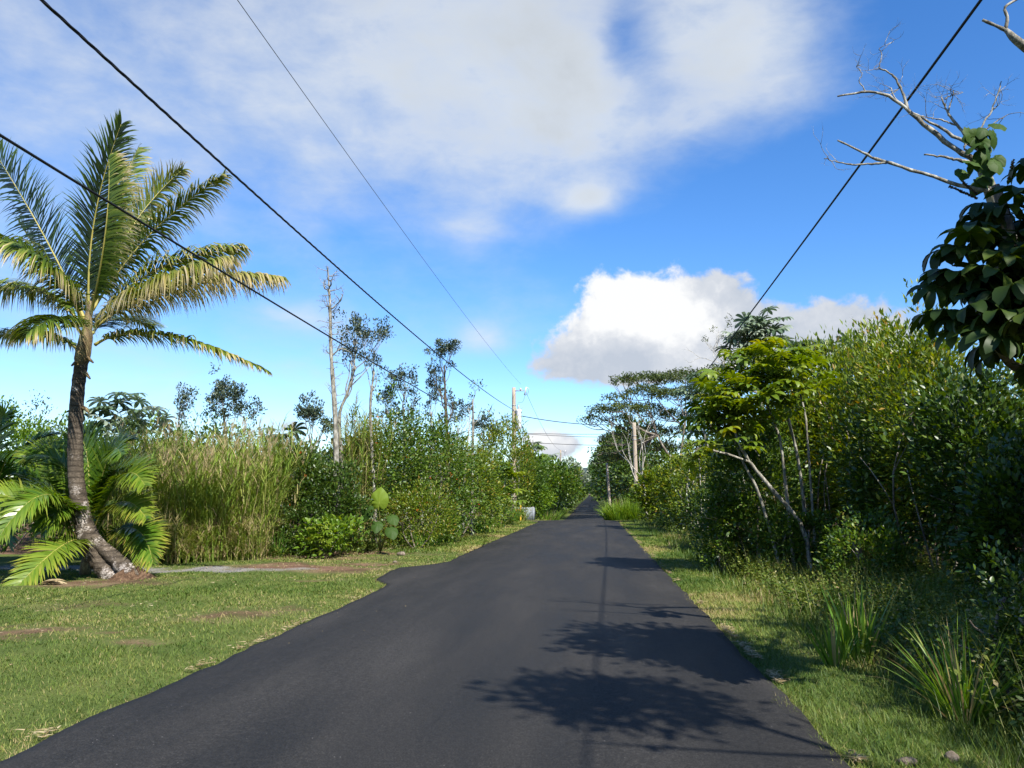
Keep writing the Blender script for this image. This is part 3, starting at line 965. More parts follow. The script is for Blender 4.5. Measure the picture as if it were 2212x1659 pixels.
    c0[2] = gz1(c0[0], c0[1]) - 0.05
    n, m = 36, 9
    vv = []
    for a in range(m):
        rr = a / (m - 1)
        for b in range(n):
            th = b / n * 6.283
            k = 0.85 + 0.3 * math.sin(3 * th + 1) * 0.4 + 0.10 * math.sin(7 * th)
            z = 0.24 * (1 - rr ** 1.6) * (1 + 0.35 * math.sin(5 * th + 4 * rr)) + rng.normal() * 0.012
            vv.append(c0 + np.array([math.cos(th) * rr * 0.72 * k, math.sin(th) * rr * 0.55 * k, z if a < m - 1 else -0.05]))
    i = np.arange(m - 1)[:, None] * n
    j = np.arange(n)[None]
    kk = (j + 1) % n
    mb.add(vv, np.stack([i + j, i + kk, i + n + kk, i + n + j], -1).reshape(-1, 4)[:, ::-1])
    part(mb, 'root_mound', M['root'], r, loc, True)


coconut_palm()


def young_palm(label, cdx, cdy, Y, fr, group=None, kw0=None):
    base = P(cdx, cdy, Y)
    loc = np.array([base[0], base[1], gz1(base[0], base[1])])
    r = root('young_palm', loc, label, 'palm', group)
    mb = MB()
    mb.tube([loc + np.array([0, 0, -0.05]), loc + np.array([0.02, 0, 0.25]), loc + np.array([0.0, 0.02, 0.55])], [0.13, 0.12, 0.05], 10)
    part(mb, 'trunk', M['sheath'], r, loc, True)
    rng = np.random.default_rng(int(cdx) + 77)
    for q, (b, c, kw) in enumerate(fr):
        st = loc + np.array([rng.normal() * 0.04, rng.normal() * 0.04, 0.35 + 0.1 * rng.random()])
        kk = dict(nleaf=115, ll=0.76, lw=0.05, droop=0.6, lift=0.2, ang=0.5, rnd=0.36, dry=0.22, start=0.2, rr=0.015)
        kk.update(kw0 or {})
        kk.update(kw)
        frond_mesh(st, P(*b), P(*c), 'young_palm', r, loc, seed=100 + q + int(cdx), **kk)


young_palm('young coconut palm with glossy arching fronds spread around the leaning palm trunk', 185, 1215, 17.4, [
    ((150, 1020, 17.2), (52, 990, 16.6), dict(hint=(0.5, -0.4, 1), rnd=0.45)),
    ((110, 1060, 16.8), (5, 1092, 15.9), dict(hint=(0.1, -0.2, 1), droop=1.1, rnd=0.4)),
    ((120, 1120, 16.2), (-20, 1062, 15.4), dict(hint=(0.3, -0.7, 1), droop=0.9, rnd=0.5)),
    ((150, 1170, 16.2), (30, 1275, 14.9), dict(hint=(0.3, -0.8, 0.7), droop=0.5, rnd=0.62)),
    ((225, 1050, 17.2), (318, 1002, 16.6), dict(hint=(-0.5, -0.5, 1), rnd=0.4)),
    ((250, 1090, 16.9), (316, 1120, 16.0), dict(hint=(-0.2, -0.7, 1), rnd=0.62)),
    ((280, 1140, 17.0), (330, 1215, 16.4), dict(hint=(-0.5, -0.3, 1), rnd=0.35, dry=0.75)),
    ((215, 1020, 17.8), (285, 950, 18.2), dict(hint=(-0.4, -0.5, 1))),
    ((190, 1000, 17.6), (165, 950, 17.8), dict(hint=(0.0, -1, 0.4))),
    ((150, 1100, 16.5), (90, 1150, 15.9), dict(hint=(0.2, -0.5, 1), rnd=0.3)),
    ((205, 1110, 18.2), (225, 1190, 19.0), dict(hint=(0.0, -1, 0.6), rnd=0.4)),
    ((115, 1070, 15.9), (-5, 1165, 14.9), dict(hint=(0.3, -0.4, 1), droop=1.0, rnd=0.45)),
    ((255, 1040, 16.6), (312, 1048, 15.9), dict(hint=(-0.4, -0.6, 1), droop=0.7, rnd=0.5)),
    ((230, 1000, 17.0), (262, 985, 16.0), dict(hint=(-0.2, -0.9, 0.6), rnd=0.35))])
young_palm('shaded young palm beside the yellow-green bush, fronds arching over', -40, 1215, 18.6, [
    ((20, 1010, 18.4), (120, 938, 18.8), dict(hint=(-0.3, -0.4, 1), rnd=0.3)),
    ((10, 1000, 17.6), (60, 1000, 16.6), dict(hint=(-0.3, -0.2, 1), droop=1.5, rnd=0.1)),
    ((-10, 960, 18.6), (10, 900, 18.6), dict(hint=(0, -1, 0.3), rnd=0.2)),
    ((20, 1050, 17.6), (70, 1110, 16.8), dict(hint=(-0.3, -0.3, 1), droop=1.2, rnd=0.1)),
    ((-20, 1060, 17.2), (20, 1180, 16.4), dict(hint=(0, -0.6, 1), rnd=0.15)),
    ((-90, 1000, 18.6), (-160, 1020, 18.6), dict(hint=(0.3, -0.2, 1)))], None, dict(ll=0.7))
young_palm('small upright young palm behind the leaning trunk, fronds held high', 130, 1190, 20.5, [
    ((132, 1040, 20.4), (155, 925, 20.4), dict(hint=(0.1, -1, 0.2), rnd=0.4)),
    ((120, 1050, 20.4), (105, 940, 20.4), dict(hint=(0.1, -1, 0.2), rnd=0.4)),
    ((160, 1060, 20.0), (230, 1000, 19.4), dict(hint=(-0.4, -0.5, 1), rnd=0.3)),
    ((90, 1060, 20.2), (20, 1020, 19.6), dict(hint=(0.4, -0.5, 1), rnd=0.2)),
    ((140, 1060, 19.6), (120, 1030, 18.4), dict(hint=(0.0, -0.4, 1), rnd=0.25))], None, dict(ll=0.5))

# fallen dry frond stub on the lawn
mb = MB()
p = P(112, 1292, 15.1)
p[2] = gz1(p[0], p[1])
rs = np.random.default_rng(77)
mb.strips(np.repeat(p[None], 9, 0) + rs.normal(size=(9, 3)) * np.array([0.07, 0.04, 0.0]) + np.array([-0.2, 0, 0.02]), np.stack([np.ones(9), rs.normal(size=9) * 0.35, 0.25 + 0.35 * rs.random(9)], -1),
          0.34 + 0.15 * rs.random(9), 0.10, np.tile([0, 1.0, 0.3], (9, 1)), 1.1, 5, 0.2 + 0.6 * rs.random(9), 0.1, wprof=[0.5, 1.0, 0.9, 0.7, 0.4])
o = part(mb, 'dry_sheath', M['straw'])
tag(o, 'dry brown palm sheath lying on the lawn beside the palm fronds', 'palm sheath')


# ------------------------------------------------------------------ cane thicket (nobody could count it)
def cane(name, label, poly, hmin, hmax, nst, seed, dryf=0.4, blade=11, ll=0.75, lw=0.024):
    rng = np.random.default_rng(seed)
    pts = []
    poly = np.array(poly, float)
    lo, hi = poly.min(0), poly.max(0)
    while len(pts) < nst:
        q = lo + (hi - lo) * rng.random(2)
        wv = (float(fbm(np.array([q[0] * 0.9]), np.array([seed * 1.0]), 3)[0]) - 0.5) * 1.8
        q0_ = q.copy()
        q = q + np.array([0, wv])
        ins = False
        j = len(poly) - 1
        for k in range(len(poly)):
            if (poly[k, 1] > q[1]) != (poly[j, 1] > q[1]) and q[0] < (poly[j, 0] - poly[k, 0]) * (q[1] - poly[k, 1]) / (poly[j, 1] - poly[k, 1]) + poly[k, 0]:
                ins = not ins
            j = k
        if ins:
            pts.append(q0_)
    pts = np.array(pts)
    z = ground_z(pts[:, 0], pts[:, 1])
    n = nst
    H = hmin + (hmax - hmin) * np.clip(0.5 + 1.5 * (fbm(pts[:, 0] * 0.8, pts[:, 1] * 0.8, 3) - 0.5) + rng.normal(size=n) * 0.22, 0.05, 1.3)
    lean = rng.normal(size=(n, 3)) * np.array([0.13, 0.13, 0]) + np.array([0, 0, 1.0]) + np.array([0.05, -0.04, 0])
    lean = nrm(lean)
    B = np.concatenate([pts, z[:, None]], 1)
    mb = MB()
    side = nrm(np.cross(lean, nrm(rng.normal(size=(n, 3)))))
    deadst = rng.random(n) < dryf
    mb.strips(B, lean, H, 0.016, side, 0.10 + 0.12 * rng.random(n), 4, np.where(deadst, 0.85, 0.42) + rng.normal(size=n) * 0.08, 0.15, wprof=[1, 1, 0.8, 0.6])
    # leaf blades all the way up each stalk
    k = blade
    Bb = np.repeat(B, k, 0)
    ln = np.repeat(lean, k, 0)
    hh = np.repeat(H, k)
    t = rng.random(n * k) ** 0.85
    pos = Bb + ln * (hh * t)[:, None]
    az_ = rng.random(n * k) * 6.283
    d = np.stack([np.cos(az_), np.sin(az_), 0.9 + 0.9 * rng.random(n * k)], -1)
    low = t < 0.45
    base_r = np.where(np.repeat(deadst, k), 0.66, 0.36) + rng.normal(size=n * k) * 0.13 + np.where(low & (rng.random(n * k) < 0.4), 0.35, 0)
    mb.strips(pos, d, ll * (0.6 + 0.7 * rng.random(n * k)), lw * (0.7 + 0.6 * rng.random(n * k)), nrm(np.stack([-np.sin(az_), np.cos(az_), 0 * az_], -1)),
              1.3 + 1.0 * rng.random(n * k) + np.where(low, 0.8, 0), 3, base_r, 0.25)
    # seed plumes
    sel = np.where(rng.random(n) < 0.22)[0]
    top = B[sel] + lean[sel] * H[sel][:, None] * 0.96
    m = 16
    tp = np.repeat(top, m, 0) + np.repeat(lean[sel], m, 0) * (rng.random((len(sel) * m, 1)) * 0.38)
    mb.strips(tp, nrm(rng.normal(size=tp.shape) * 0.35 + np.array([0.15, 0, 1.0])), 0.24, 0.012, nrm(rng.normal(size=tp.shape)), 0.6, 2, 0.95, 0.0)
    o = part(mb, name, M['cane'])
    tag(o, label, 'cane grass', kind='stuff')
    return o


cane('cane_grass', 'tall dense cane grass thicket, green with tan stalks, beside the leaning palm', [(-11.9, 20.6), (-10.0, 20.9), (-9.1, 22.2), (-9.3, 25.5), (-14.5, 26.0), (-14.0, 21.2)], 2.0, 3.8, 1900, 5, 0.14)
cane('cane_grass', 'bleached dry cane grass standing high among the bushes by the dead tree', [(-8.6, 25.8), (-7.3, 25.8), (-7.3, 27.3), (-8.6, 27.3)], 3.9, 5.0, 110, 6, 0.7, 12, 0.9)


cane('cane_grass', 'low collapsed brown cane stalks at the foot of the tall thicket', [(-12.2, 20.2), (-10.0, 20.5), (-9.0, 21.8), (-9.3, 22.8), (-12.4, 21.6)], 0.35, 1.25, 420, 9, 0.75, 10, 0.6, 0.018)


# ------------------------------------------------------------------ left side shrubs and trees
def at_px(dx, Y):
    return float(P(dx, 1000, Y)[0])


def hz(dx, dy, Y):
    p = P(dx, dy, Y)
    return float(p[2] - gz1(p[0], p[1]))


SH = [  # name, label, cat, group, dx, Y, top, widthpx, kwargs
    ('flowering_bush', 'bright yellow-green bush behind the shaded young palm at the lawn edge', 'bush', None, 30, 25, 900, 250, dict(mat='lime', n=8000, leaf=0.11, sprigs=14)),
    ('broadleaf_bush', 'mid-green bush between the yellow-green bush and the silver-leaved trees', 'bush', None, 125, 29, 930, 170, dict(mat='mid', n=5200, leaf=0.12, sprigs=10)),
    ('broadleaf_bush', 'dark bush behind the palm trunk under the silver-leaved trees', 'bush', None, 225, 25.5, 965, 190, dict(mat='mid', n=6200, leaf=0.11, sprigs=6)),
    ('sapling', 'slim leafy sapling poking above the yellow-green bush', 'sapling', None, 82, 27.5, 862, 36, dict(mat='ohia', n=800, leaf=0.09, base=1.5, lump=0.5, stems=1)),
    ('broadleaf_bush', 'dark bush behind the middle of the cane grass thicket', 'bush', 'bushes behind the cane grass', 470, 31, 930, 240, dict(mat='dark', n=4500, leaf=0.15)),
    ('broadleaf_bush', 'mid-green bush behind the cane grass near the silver-leaved trees', 'bush', 'bushes behind the cane grass', 330, 33, 915, 200, dict(mat='mid', n=4500, leaf=0.15)),
    ('broadleaf_bush', 'dark bush behind the end of the cane grass by the dark flowering bush', 'bush', 'bushes behind the cane grass', 600, 34, 940, 200, dict(mat='dark', n=4500, leaf=0.15)),
    ('ixora_bush', 'tall dark green bush with red flower tufts right beside the cane grass', 'bush', None, 655, 24.8, 950, 165, dict(mat='dark', n=10000, leaf=0.10, flowers=16, lump=0.4, sprigs=6)),
    ('ixora_bush', 'large dense bush growing round the foot of the tall dead-topped tree', 'bush', None, 790, 27.5, 888, 210, dict(mat='mid', n=11000, leaf=0.11, flowers=14, lump=0.4, sprigs=10)),
    ('ixora_bush', 'large green bush dotted with orange flowers above the elephant-ear plant', 'bush', None, 900, 29.5, 912, 210, dict(mat='mid', n=11000, leaf=0.11, flowers=34, lump=0.35, sprigs=14)),
    ('broadleaf_bush', 'fresh green bush right behind the grass tuft on the left verge', 'bush', None, 985, 33, 945, 190, dict(mat='guava', n=9000, leaf=0.13, tmpl='la', sprigs=12)),
    ('broadleaf_bush', 'low leafy bush spilling onto the verge beside the elephant-ear plant', 'bush', None, 905, 27.2, 1052, 170, dict(mat='guava', n=6500, leaf=0.09, tmpl='la', lump=0.3)),
    ('broadleaf_bush', 'dark bush in front of the dead-topped tree above the bright seedling', 'bush', None, 735, 24.6, 1020, 150, dict(mat='dark', n=7000, leaf=0.09, lump=0.4)),
    ('broadleaf_bush', 'low dark bush where the cane grass meets the flowering bushes', 'bush', None, 650, 23.6, 1085, 110, dict(mat='dark', n=4200, leaf=0.08, lump=0.4)),
    ('seedling_bush', 'bright glossy low shrub with rounded leaves at the verge edge', 'bush', None, 715, 23.0, 1118, 120, dict(mat='lime', n=900, leaf=0.15, per=8, lump=0.5)),
    ('guava_bush', 'pale green upright bush behind the utility pole, leaves in vertical sprays', 'bush', None, 1083, 47, 925, 130, dict(mat='guava', n=7000, leaf=0.19, tmpl='la', up=0.9, sprigs=16)),
    ('broadleaf_bush', 'dark bush between the umbrella-leaved shrub and the orange-flowered bush', 'bush', None, 1020, 37, 985, 150, dict(mat='mid', n=6500, leaf=0.14, sprigs=8)),
    ('broadleaf_bush', 'tall bush hiding the foot of the utility pole with the tank', 'bush', None, 1125, 60.5, 985, 90, dict(mat='mid', n=5500, leaf=0.2, sprigs=6, base=0.6)),
    ('broadleaf_bush', 'big rounded dark bush overhanging the road edge past the grey fence', 'bush', None, 1190, 70, 1006, 130, dict(mat='mid', n=9500, leaf=0.24, base=1.3, lump=0.22, depth=12)),
    ('broadleaf_bush', 'low green bush behind the grey board fence', 'bush', None, 1150, 62.5, 1040, 75, dict(mat='lime', n=3600, leaf=0.18))]
for q, (nm, lb, ct, gp, dx, Y, top, wpx, kw) in enumerate(SH):
    x = at_px(dx, Y)
    shrub(nm, lb, ct, gp, x, Y, hz(dx, top, Y), wpx * Y / 1719.0, seed=200 + q, **kw)


# ---- umbrella-leaved plants (each leaf its own part, sharing one mesh)
def palmate_mesh(name, mat, lobes, L, W, droop, full=5.2, lift=0.25, K=4, seed=1, petiole=0.0, wprof=None):
    rng = np.random.default_rng(seed)
    mb = MB()
    a = (np.arange(lobes) + 0.5) / lobes * full - full / 2 + math.pi / 2
    d = np.stack([np.cos(a), np.sin(a), np.full(lobes, lift)], -1)
    ln = L * (0.75 + 0.25 * np.cos((a - math.pi / 2) * 0.55)) * (0.92 + 0.16 * rng.random(lobes))
    wd = np.stack([-np.sin(a), np.cos(a), 0 * a], -1)
    wp = wprof or [0.10, 0.42, 0.78, 0.98, 1.0, 0.82, 0.0]
    n = len(wp)
    p = np.zeros((lobes, 3))
    dd = nrm(d)
    rows = []
    dv = droop * (0.8 + 0.4 * rng.random(lobes))
    for k in range(n):
        nn = nrm(np.cross(wd, dd))
        nn = nn * np.sign(nn[:, 2:3] + 1e-6)
        hw = wd * (W * 0.5 * wp[k])
        rows.append(np.stack([p - hw + nn * W * 0.10 * wp[k], p, p + hw + nn * W * 0.10 * wp[k]], 1))
        p = p + dd * (ln / (n - 1))[:, None]
        dd = nrm(dd + np.array([0, 0, -1.0]) * (dv * (0.5 + 1.0 * k / n) / n)[:, None])
    V_ = np.stack(rows, 1).reshape(-1, 3)
    o_ = np.arange(lobes)[:, None] * (3 * n)
    fs = []
    for k in range(n - 1):
        for c_ in (0, 1):
            q0 = 3 * k + c_
            fs.append(np.concatenate([o_ + q0, o_ + q0 + 1, o_ + q0 + 4, o_ + q0 + 3], 1))
    rv = np.repeat(0.42 + 0.22 * rng.random(lobes), 3 * n) + np.tile(np.repeat(np.linspace(0, 0.08, n), 3), lobes)
    mb.add(V_, fs, rv)
    if petiole:
        mb.tube([(0, 0, 0), (0, -petiole * 0.45, -0.02), (0, -petiole, -0.10 * petiole)], [0.006, 0.007, 0.009], 5, 0.7)
    return mb.mesh(name, M[mat])


ME = {'cec': palmate_mesh('leaf', 'cecropia', 9, 0.36, 0.085, 2.4, 5.8, 0.45, 6, 1, 0.35),
      'cec2': palmate_mesh('leaf', 'cecropia', 8, 0.34, 0.095, 3.4, 5.8, 0.5, 6, 2, 0.35),
      'sil': palmate_mesh('leaf', 'silver', 9, 0.40, 0.095, 2.6, 5.8, 0.4, 6, 3, 0.35),
      'oct': palmate_mesh('leaf', 'octopus', 9, 0.40, 0.125, 2.6, 5.9, 0.3, 6, 4, 0.4),
      'oct2': palmate_mesh('leaf', 'octopus', 8, 0.46, 0.135, 4.6, 5.9, 0.25, 6, 5, 0.4)}


def leaf_inst(me, parent, loc, pos, outd, up, s, name='leaf'):
    Y = nrm(np.asarray(outd, float))
    Z = np.asarray(up, float) - Y * np.dot(Y, up)
    Z = nrm(Z)
    X = np.cross(Y, Z)
    return inst(me, name, parent, mat4(np.asarray(pos) - loc, X, Y, Z, s))


def umbrella_tree(name, label, cat, group, trunks, whorls, mes, bark_, seed, per=(6, 9), s=1.0, tilt=0.25):
    """trunks: list of (pts, r0, r1); whorls: list of (point, number or None)"""
    rng = np.random.default_rng(seed)
    p0 = trunks[0][0][0]
    loc = np.array([p0[0], p0[1], gz1(p0[0], p0[1])])
    r = root(name, loc, label, cat, group)
    for k, (pts, r0, r1) in enumerate(trunks):
        mb = MB()
        n = 14
        pp = smooth_path(pts, n)
        rad = np.linspace(r0, r1, n)
        mb.tube(pp, rad * (0.55 if name == 'umbrella_tree' else 1.0) * (1 + 0.07 * rng.normal(size=n)), 8)
        part(mb, 'trunk' if k == 0 else 'branch', M[bark_], r, loc, True)
    for (c, sc) in whorls:
        n = rng.integers(per[0], per[1] + 1)
        a0 = rng.random() * 6.28
        for k in range(n):
            a = a0 + k * 2.4
            e = rng.random()
            out = np.array([math.cos(a), math.sin(a), tilt + 1.7 * e - 0.75])
            pos = np.asarray(c) + nrm(out) * (0.42 * s * sc) * (0.55 + 0.9 * rng.random())
            leaf_inst(ME[mes[rng.integers(len(mes))]], r, loc, pos, out * np.array([1, 1, 0.25]), nrm(np.array([0.45 * rng.normal(), 0.45 * rng.normal(), 0.9]) + nrm(out) * 0.5), s * sc * (0.75 + 0.45 * rng.random()))
    return r


def gpt(p):
    p = np.array(p, float)
    p[2] = gz1(p[0], p[1]) - 0.05
    return p


umbrella_tree('silver_leaf_tree', 'tree with silvery umbrella leaves rising behind the palm trunk', 'tree', None,
              [([gpt(P(262, 1150, 29)), P(262, 1000, 29), P(262, 900, 29)], 0.07, 0.04), ([P(262, 980, 29), P(225, 930, 29), P(215, 905, 28.8)], 0.04, 0.025), ([P(262, 960, 29), P(300, 930, 29), P(315, 905, 29)], 0.04, 0.025)],
              [(P(262, 878, 29), 1.3), (P(262, 915, 29), 1.3), (P(215, 905, 28.8), 1.4), (P(235, 945, 28.6), 1.3), (P(312, 910, 29), 1.3), (P(300, 950, 28.6), 1.2), (P(280, 935, 28.5), 1.2), (P(205, 940, 28.5), 1.2)], ['sil'], 'pale_bark', 31, (6, 8), 1.15)
umbrella_tree('silver_leaf_tree', 'small umbrella-leaved tree peeping out over the cane grass near the dark bush', 'tree', None,
              [([gpt(P(615, 1150, 31)), P(615, 1000, 31), P(612, 960, 31)], 0.06, 0.04)], [(P(612, 955, 31), 1.4), (P(625, 985, 30.5), 1.3), (P(595, 975, 30.8), 1.2)], ['sil'], 'bark', 32, (6, 8), 1.1)
umbrella_tree('umbrella_shrub', 'yellow-green umbrella-leaved shrub in front of the utility pole bush', 'shrub', None,
              [([gpt(P(1062, 1120, 44)), P(1062, 1090, 44), P(1055, 1040, 44)], 0.06, 0.03), ([P(1062, 1090, 44), P(1085, 1060, 44), P(1092, 1035, 44)], 0.04, 0.025), ([P(1060, 1090, 44), P(1040, 1070, 43.6), P(1030, 1055, 43.6)], 0.04, 0.025)],
              [(P(x, y, 43.2 + 0.4 * (k % 3)), 1.2) for k, (x, y) in enumerate([(1052, 1012), (1078, 1020), (1096, 1032), (1040, 1032), (1066, 1040), (1090, 1052), (1028, 1052), (1052, 1062), (1078, 1070), (1036, 1078), (1062, 1086), (1098, 1078)])], ['cec', 'cec2'], 'pale_bark', 33, (6, 8), 1.25)
umbrella_tree('umbrella_shrub', 'grey-green umbrella-leaved shrub beside the yellow-green one on the left verge', 'shrub', None,
              [([gpt(P(1005, 1130, 37)), P(1003, 1090, 37), P(1000, 1050, 37)], 0.05, 0.03)],
              [(P(x, y, 36.3), 1.0) for (x, y) in [(998, 1042), (1012, 1055), (984, 1058), (1002, 1072)]], ['sil', 'cec'], 'pale_bark', 34, (6, 8), 1.0)
umbrella_tree('umbrella_seedling', 'knee-high umbrella-leaved seedling at the verge edge in front of the dark bushes', 'shrub', None,
              [([gpt(P(690, 1190, 22.6)), P(690, 1170, 22.6), P(688, 1150, 22.6)], 0.02, 0.012)],
              [(P(688, 1146, 22.5), 0.8), (P(700, 1160, 22.4), 0.7), (P(684, 1168, 22.4), 0.7), (P(695, 1180, 22.3), 0.7)], ['cec'], 'stalk', 35, (5, 7), 0.75)

# ---- thin grey trees
OHIA = 'slender grey-leaved trees beyond the thicket'
clump_tree('ohia_tree', 'slender open-crowned tree rising alone behind the cane grass', 'tree', OHIA, [gpt(P(388, 1120, 40)), P(388, 980, 40), P(387, 900, 40)], 0.07, 0.03,
           [(0.55, 0.4, 0.35, 1.0), (0.65, 2.4, 0.35, 1.0), (0.75, 4.0, 0.4, 0.9), (0.85, 5.2, 0.35, 0.9), (0.98, 1.0, 0.2, 0.9)], 'ohia', 'pale_bark', 41, 0.13, 26, 0.24, blen=1, spread=0.35, upb=0.5)
clump_tree('ohia_tree', 'rounder grey-leaved tree beside the slender one behind the cane grass', 'tree', OHIA, [gpt(P(486, 1120, 38)), P(486, 980, 38), P(484, 890, 38)], 0.09, 0.04,
           [(0.55, 0.4, 0.5, 1.0), (0.65, 2.7, 0.5, 1.1), (0.75, 4.0, 0.4, 1.0), (0.85, 5.6, 0.4, 0.9), (0.98, 1.0, 0.2, 0.9), (0.98, 3.1, 0.3, 0.8)], 'ohia', 'pale_bark', 42, 0.13, 34, 0.26, spread=0.4, upb=0.45, fill=1)
clump_tree('ohia_tree', 'low grey-leaved tree at the right end of the cane grass skyline', 'tree', OHIA, [gpt(P(538, 1120, 38)), P(538, 980, 38), P(538, 930, 38)], 0.06, 0.03,
           [(0.75, 0.4, 0.5, 0.8), (0.85, 2.7, 0.5, 0.8), (0.98, 4.0, 0.3, 0.7)], 'ohia', 'pale_bark', 43, 0.13, 26, 0.24, spread=0.4)
clump_tree('ohia_tree', 'small grey-leaved tree beside the dead-topped trunk', 'tree', OHIA, [gpt(P(672, 1120, 31)), P(672, 1000, 31), P(672, 950, 31)], 0.07, 0.04,
           [(0.6, 0.4, 0.5, 0.7), (0.75, 2.7, 0.5, 0.8), (0.85, 4.0, 0.4, 0.7), (0.98, 1.2, 0.3, 0.7)], 'ohia', 'bark', 44, 0.11, 34, 0.22, spread=0.4, fill=1)

# the tall tree with the dead top
rng = np.random.default_rng(50)
pth = [gpt(P(728, 1150, 25)), P(727, 1040, 25), P(724, 900, 25), P(715, 760, 25), P(713, 660, 25), P(708, 575, 25)]
loc = pth[0]
r = root('dead_topped_tree', loc, 'tall pale tree with bare dead top standing above the left bushes', 'tree')
mb = MB()
pp = smooth_path(pth, 40)
mb.tube(pp, np.interp(np.linspace(0, 1, 40), [0, 0.3, 0.6, 1], [0.125, 0.095, 0.066, 0.014]) * (1 + 0.09 * rng.normal(size=40)), 9)
tips = []
for t in np.linspace(0.45, 0.99, 70):
    k = int(t * 39)
    a = rng.random() * 6.28
    grow(mb, tips, pp[k], nrm(np.array([math.cos(a), math.sin(a), 0.25])), 0.16 + 0.22 * rng.random(), 0.012, 1, rng, 0.8, 0.1)
for (sx, sy, ex, ey) in [(713, 668, 752, 652), (714, 700, 700, 640), (712, 640, 698, 600), (711, 620, 728, 598), (716, 770, 745, 740)]:
    st, en = P(sx, sy, 25), P(ex, ey, 24.8)
    grow(mb, tips, st, nrm(en - st), np.linalg.norm(en - st) * 0.6, 0.03, 2, rng, 0.55, 0.1)
part(mb, 'trunk', M['lichen_bark'], r, loc, True)
clump_tree('ohia_tree', 'crooked grey-leaved tree leaning right out from the dead-topped trunk', 'tree', None, [gpt(P(742, 1150, 25.8)), P(738, 1000, 25.8), P(733, 900, 25.8), P(750, 850, 25.8), P(768, 790, 25.8)], 0.075, 0.035,
           [(0.70, 0.3, 0.7, 0.9), (0.78, 2.9, 0.45, 0.8), (0.86, 0.2, 0.9, 1.0), (0.90, 2.6, 0.4, 0.9), (0.95, 1.0, 0.5, 0.9), (0.99, 0.1, 0.4, 0.9), (0.99, 3.0, 0.3, 0.9), (0.99, 4.5, 0.2, 0.8)],
           'ohia', 'lichen_bark', 51, 0.085, 42, 0.2, spread=0.5, upb=0.35, leafy=0.85)
clump_tree('ohia_tree', 'lanky tree with sparse leaves right of the crooked tree', 'tree', None, [gpt(P(815, 1150, 26.5)), P(805, 1000, 26.5), P(800, 880, 26.5), P(808, 800, 26.5)], 0.07, 0.03,
           [(0.75, 0.3, 0.4, 0.8), (0.85, 2.9, 0.35, 0.8), (0.98, 0.8, 0.2, 0.8), (0.98, 4.0, 0.2, 0.7)], 'ohia', 'lichen_bark', 52, 0.085, 34, 0.17, spread=0.45, upb=0.4, leafy=0.7)
clump_tree('ohia_tree', 'broad pale-leaved tree on the skyline beyond the orange-flowered bush', 'tree', OHIA, [gpt(P(876, 1120, 40)), P(874, 980, 40), P(872, 880, 40)], 0.11, 0.05,
           [(0.5, 0.3, 0.5, 1.2), (0.6, 2.9, 0.5, 1.3), (0.7, 4.2, 0.4, 1.2), (0.8, 0.8, 0.4, 1.2), (0.98, 2.0, 0.25, 1.1), (0.98, 5.0, 0.3, 1.1), (0.9, 3.3, 0.4, 1.1)], 'ohia', 'lichen_bark', 53, 0.13, 34, 0.24, spread=0.4, upb=0.45)
clump_tree('ohia_tree', 'tall narrow dark-leaved tree below the thick black cable', 'tree', OHIA, [gpt(P(968, 1120, 36)), P(966, 960, 36), P(962, 860, 36), P(960, 790, 36)], 0.11, 0.03,
           [(0.45, 0.3, 0.35, 0.9), (0.55, 2.9, 0.35, 0.9), (0.65, 4.2, 0.3, 0.9), (0.72, 0.8, 0.35, 0.8), (0.8, 2.6, 0.3, 0.8), (0.87, 5.0, 0.3, 0.8), (0.93, 1.3, 0.3, 0.7), (0.99, 3.3, 0.2, 0.7), (0.99, 0.2, 0.2, 0.6)], 'ohia', 'dark_bark', 54, 0.11, 36, 0.2, spread=0.4, upb=0.45)
clump_tree('dead_tree', 'bare broken grey snag beside the narrow dark-leaved tree', 'tree', None, [gpt(P(1018, 1130, 35)), P(1020, 1000, 35), P(1022, 920, 35), P(1021, 862, 35)], 0.085, 0.03,
           [(0.72, 0.2, 0.4, 0.5), (0.85, 3.0, 0.3, 0.5), (0.95, 0.5, 0.4, 0.6)], 'ohia', 'lichen_bark', 55, depth=1, leafy=0.5, leaf=0.1, clump=0.2)
clump_tree('dead_tree', 'thin pale leaning bare stem left of the broken snag', 'tree', None, [gpt(P(1000, 1130, 34)), P(1003, 1040, 34), P(1010, 960, 34), P(1016, 900, 34)], 0.06, 0.02,
           [(0.8, 0.2, 0.4, 0.5), (0.95, 3.0, 0.3, 0.5)], 'ohia', 'pale_bark', 56, depth=1, leafy=0.0)
clump_tree('dead_tree', 'pale bare forked tree on the skyline behind the orange-flowered bush', 'tree', None, [gpt(P(912, 1120, 38)), P(910, 1000, 38), P(905, 920, 38)], 0.07, 0.03,
           [(0.9, 0.2, 0.5, 0.7), (0.98, 3.0, 0.4, 0.7), (0.8, 1.5, 0.4, 0.7)], 'ohia', 'pale_bark', 57, depth=2, leafy=0.0)

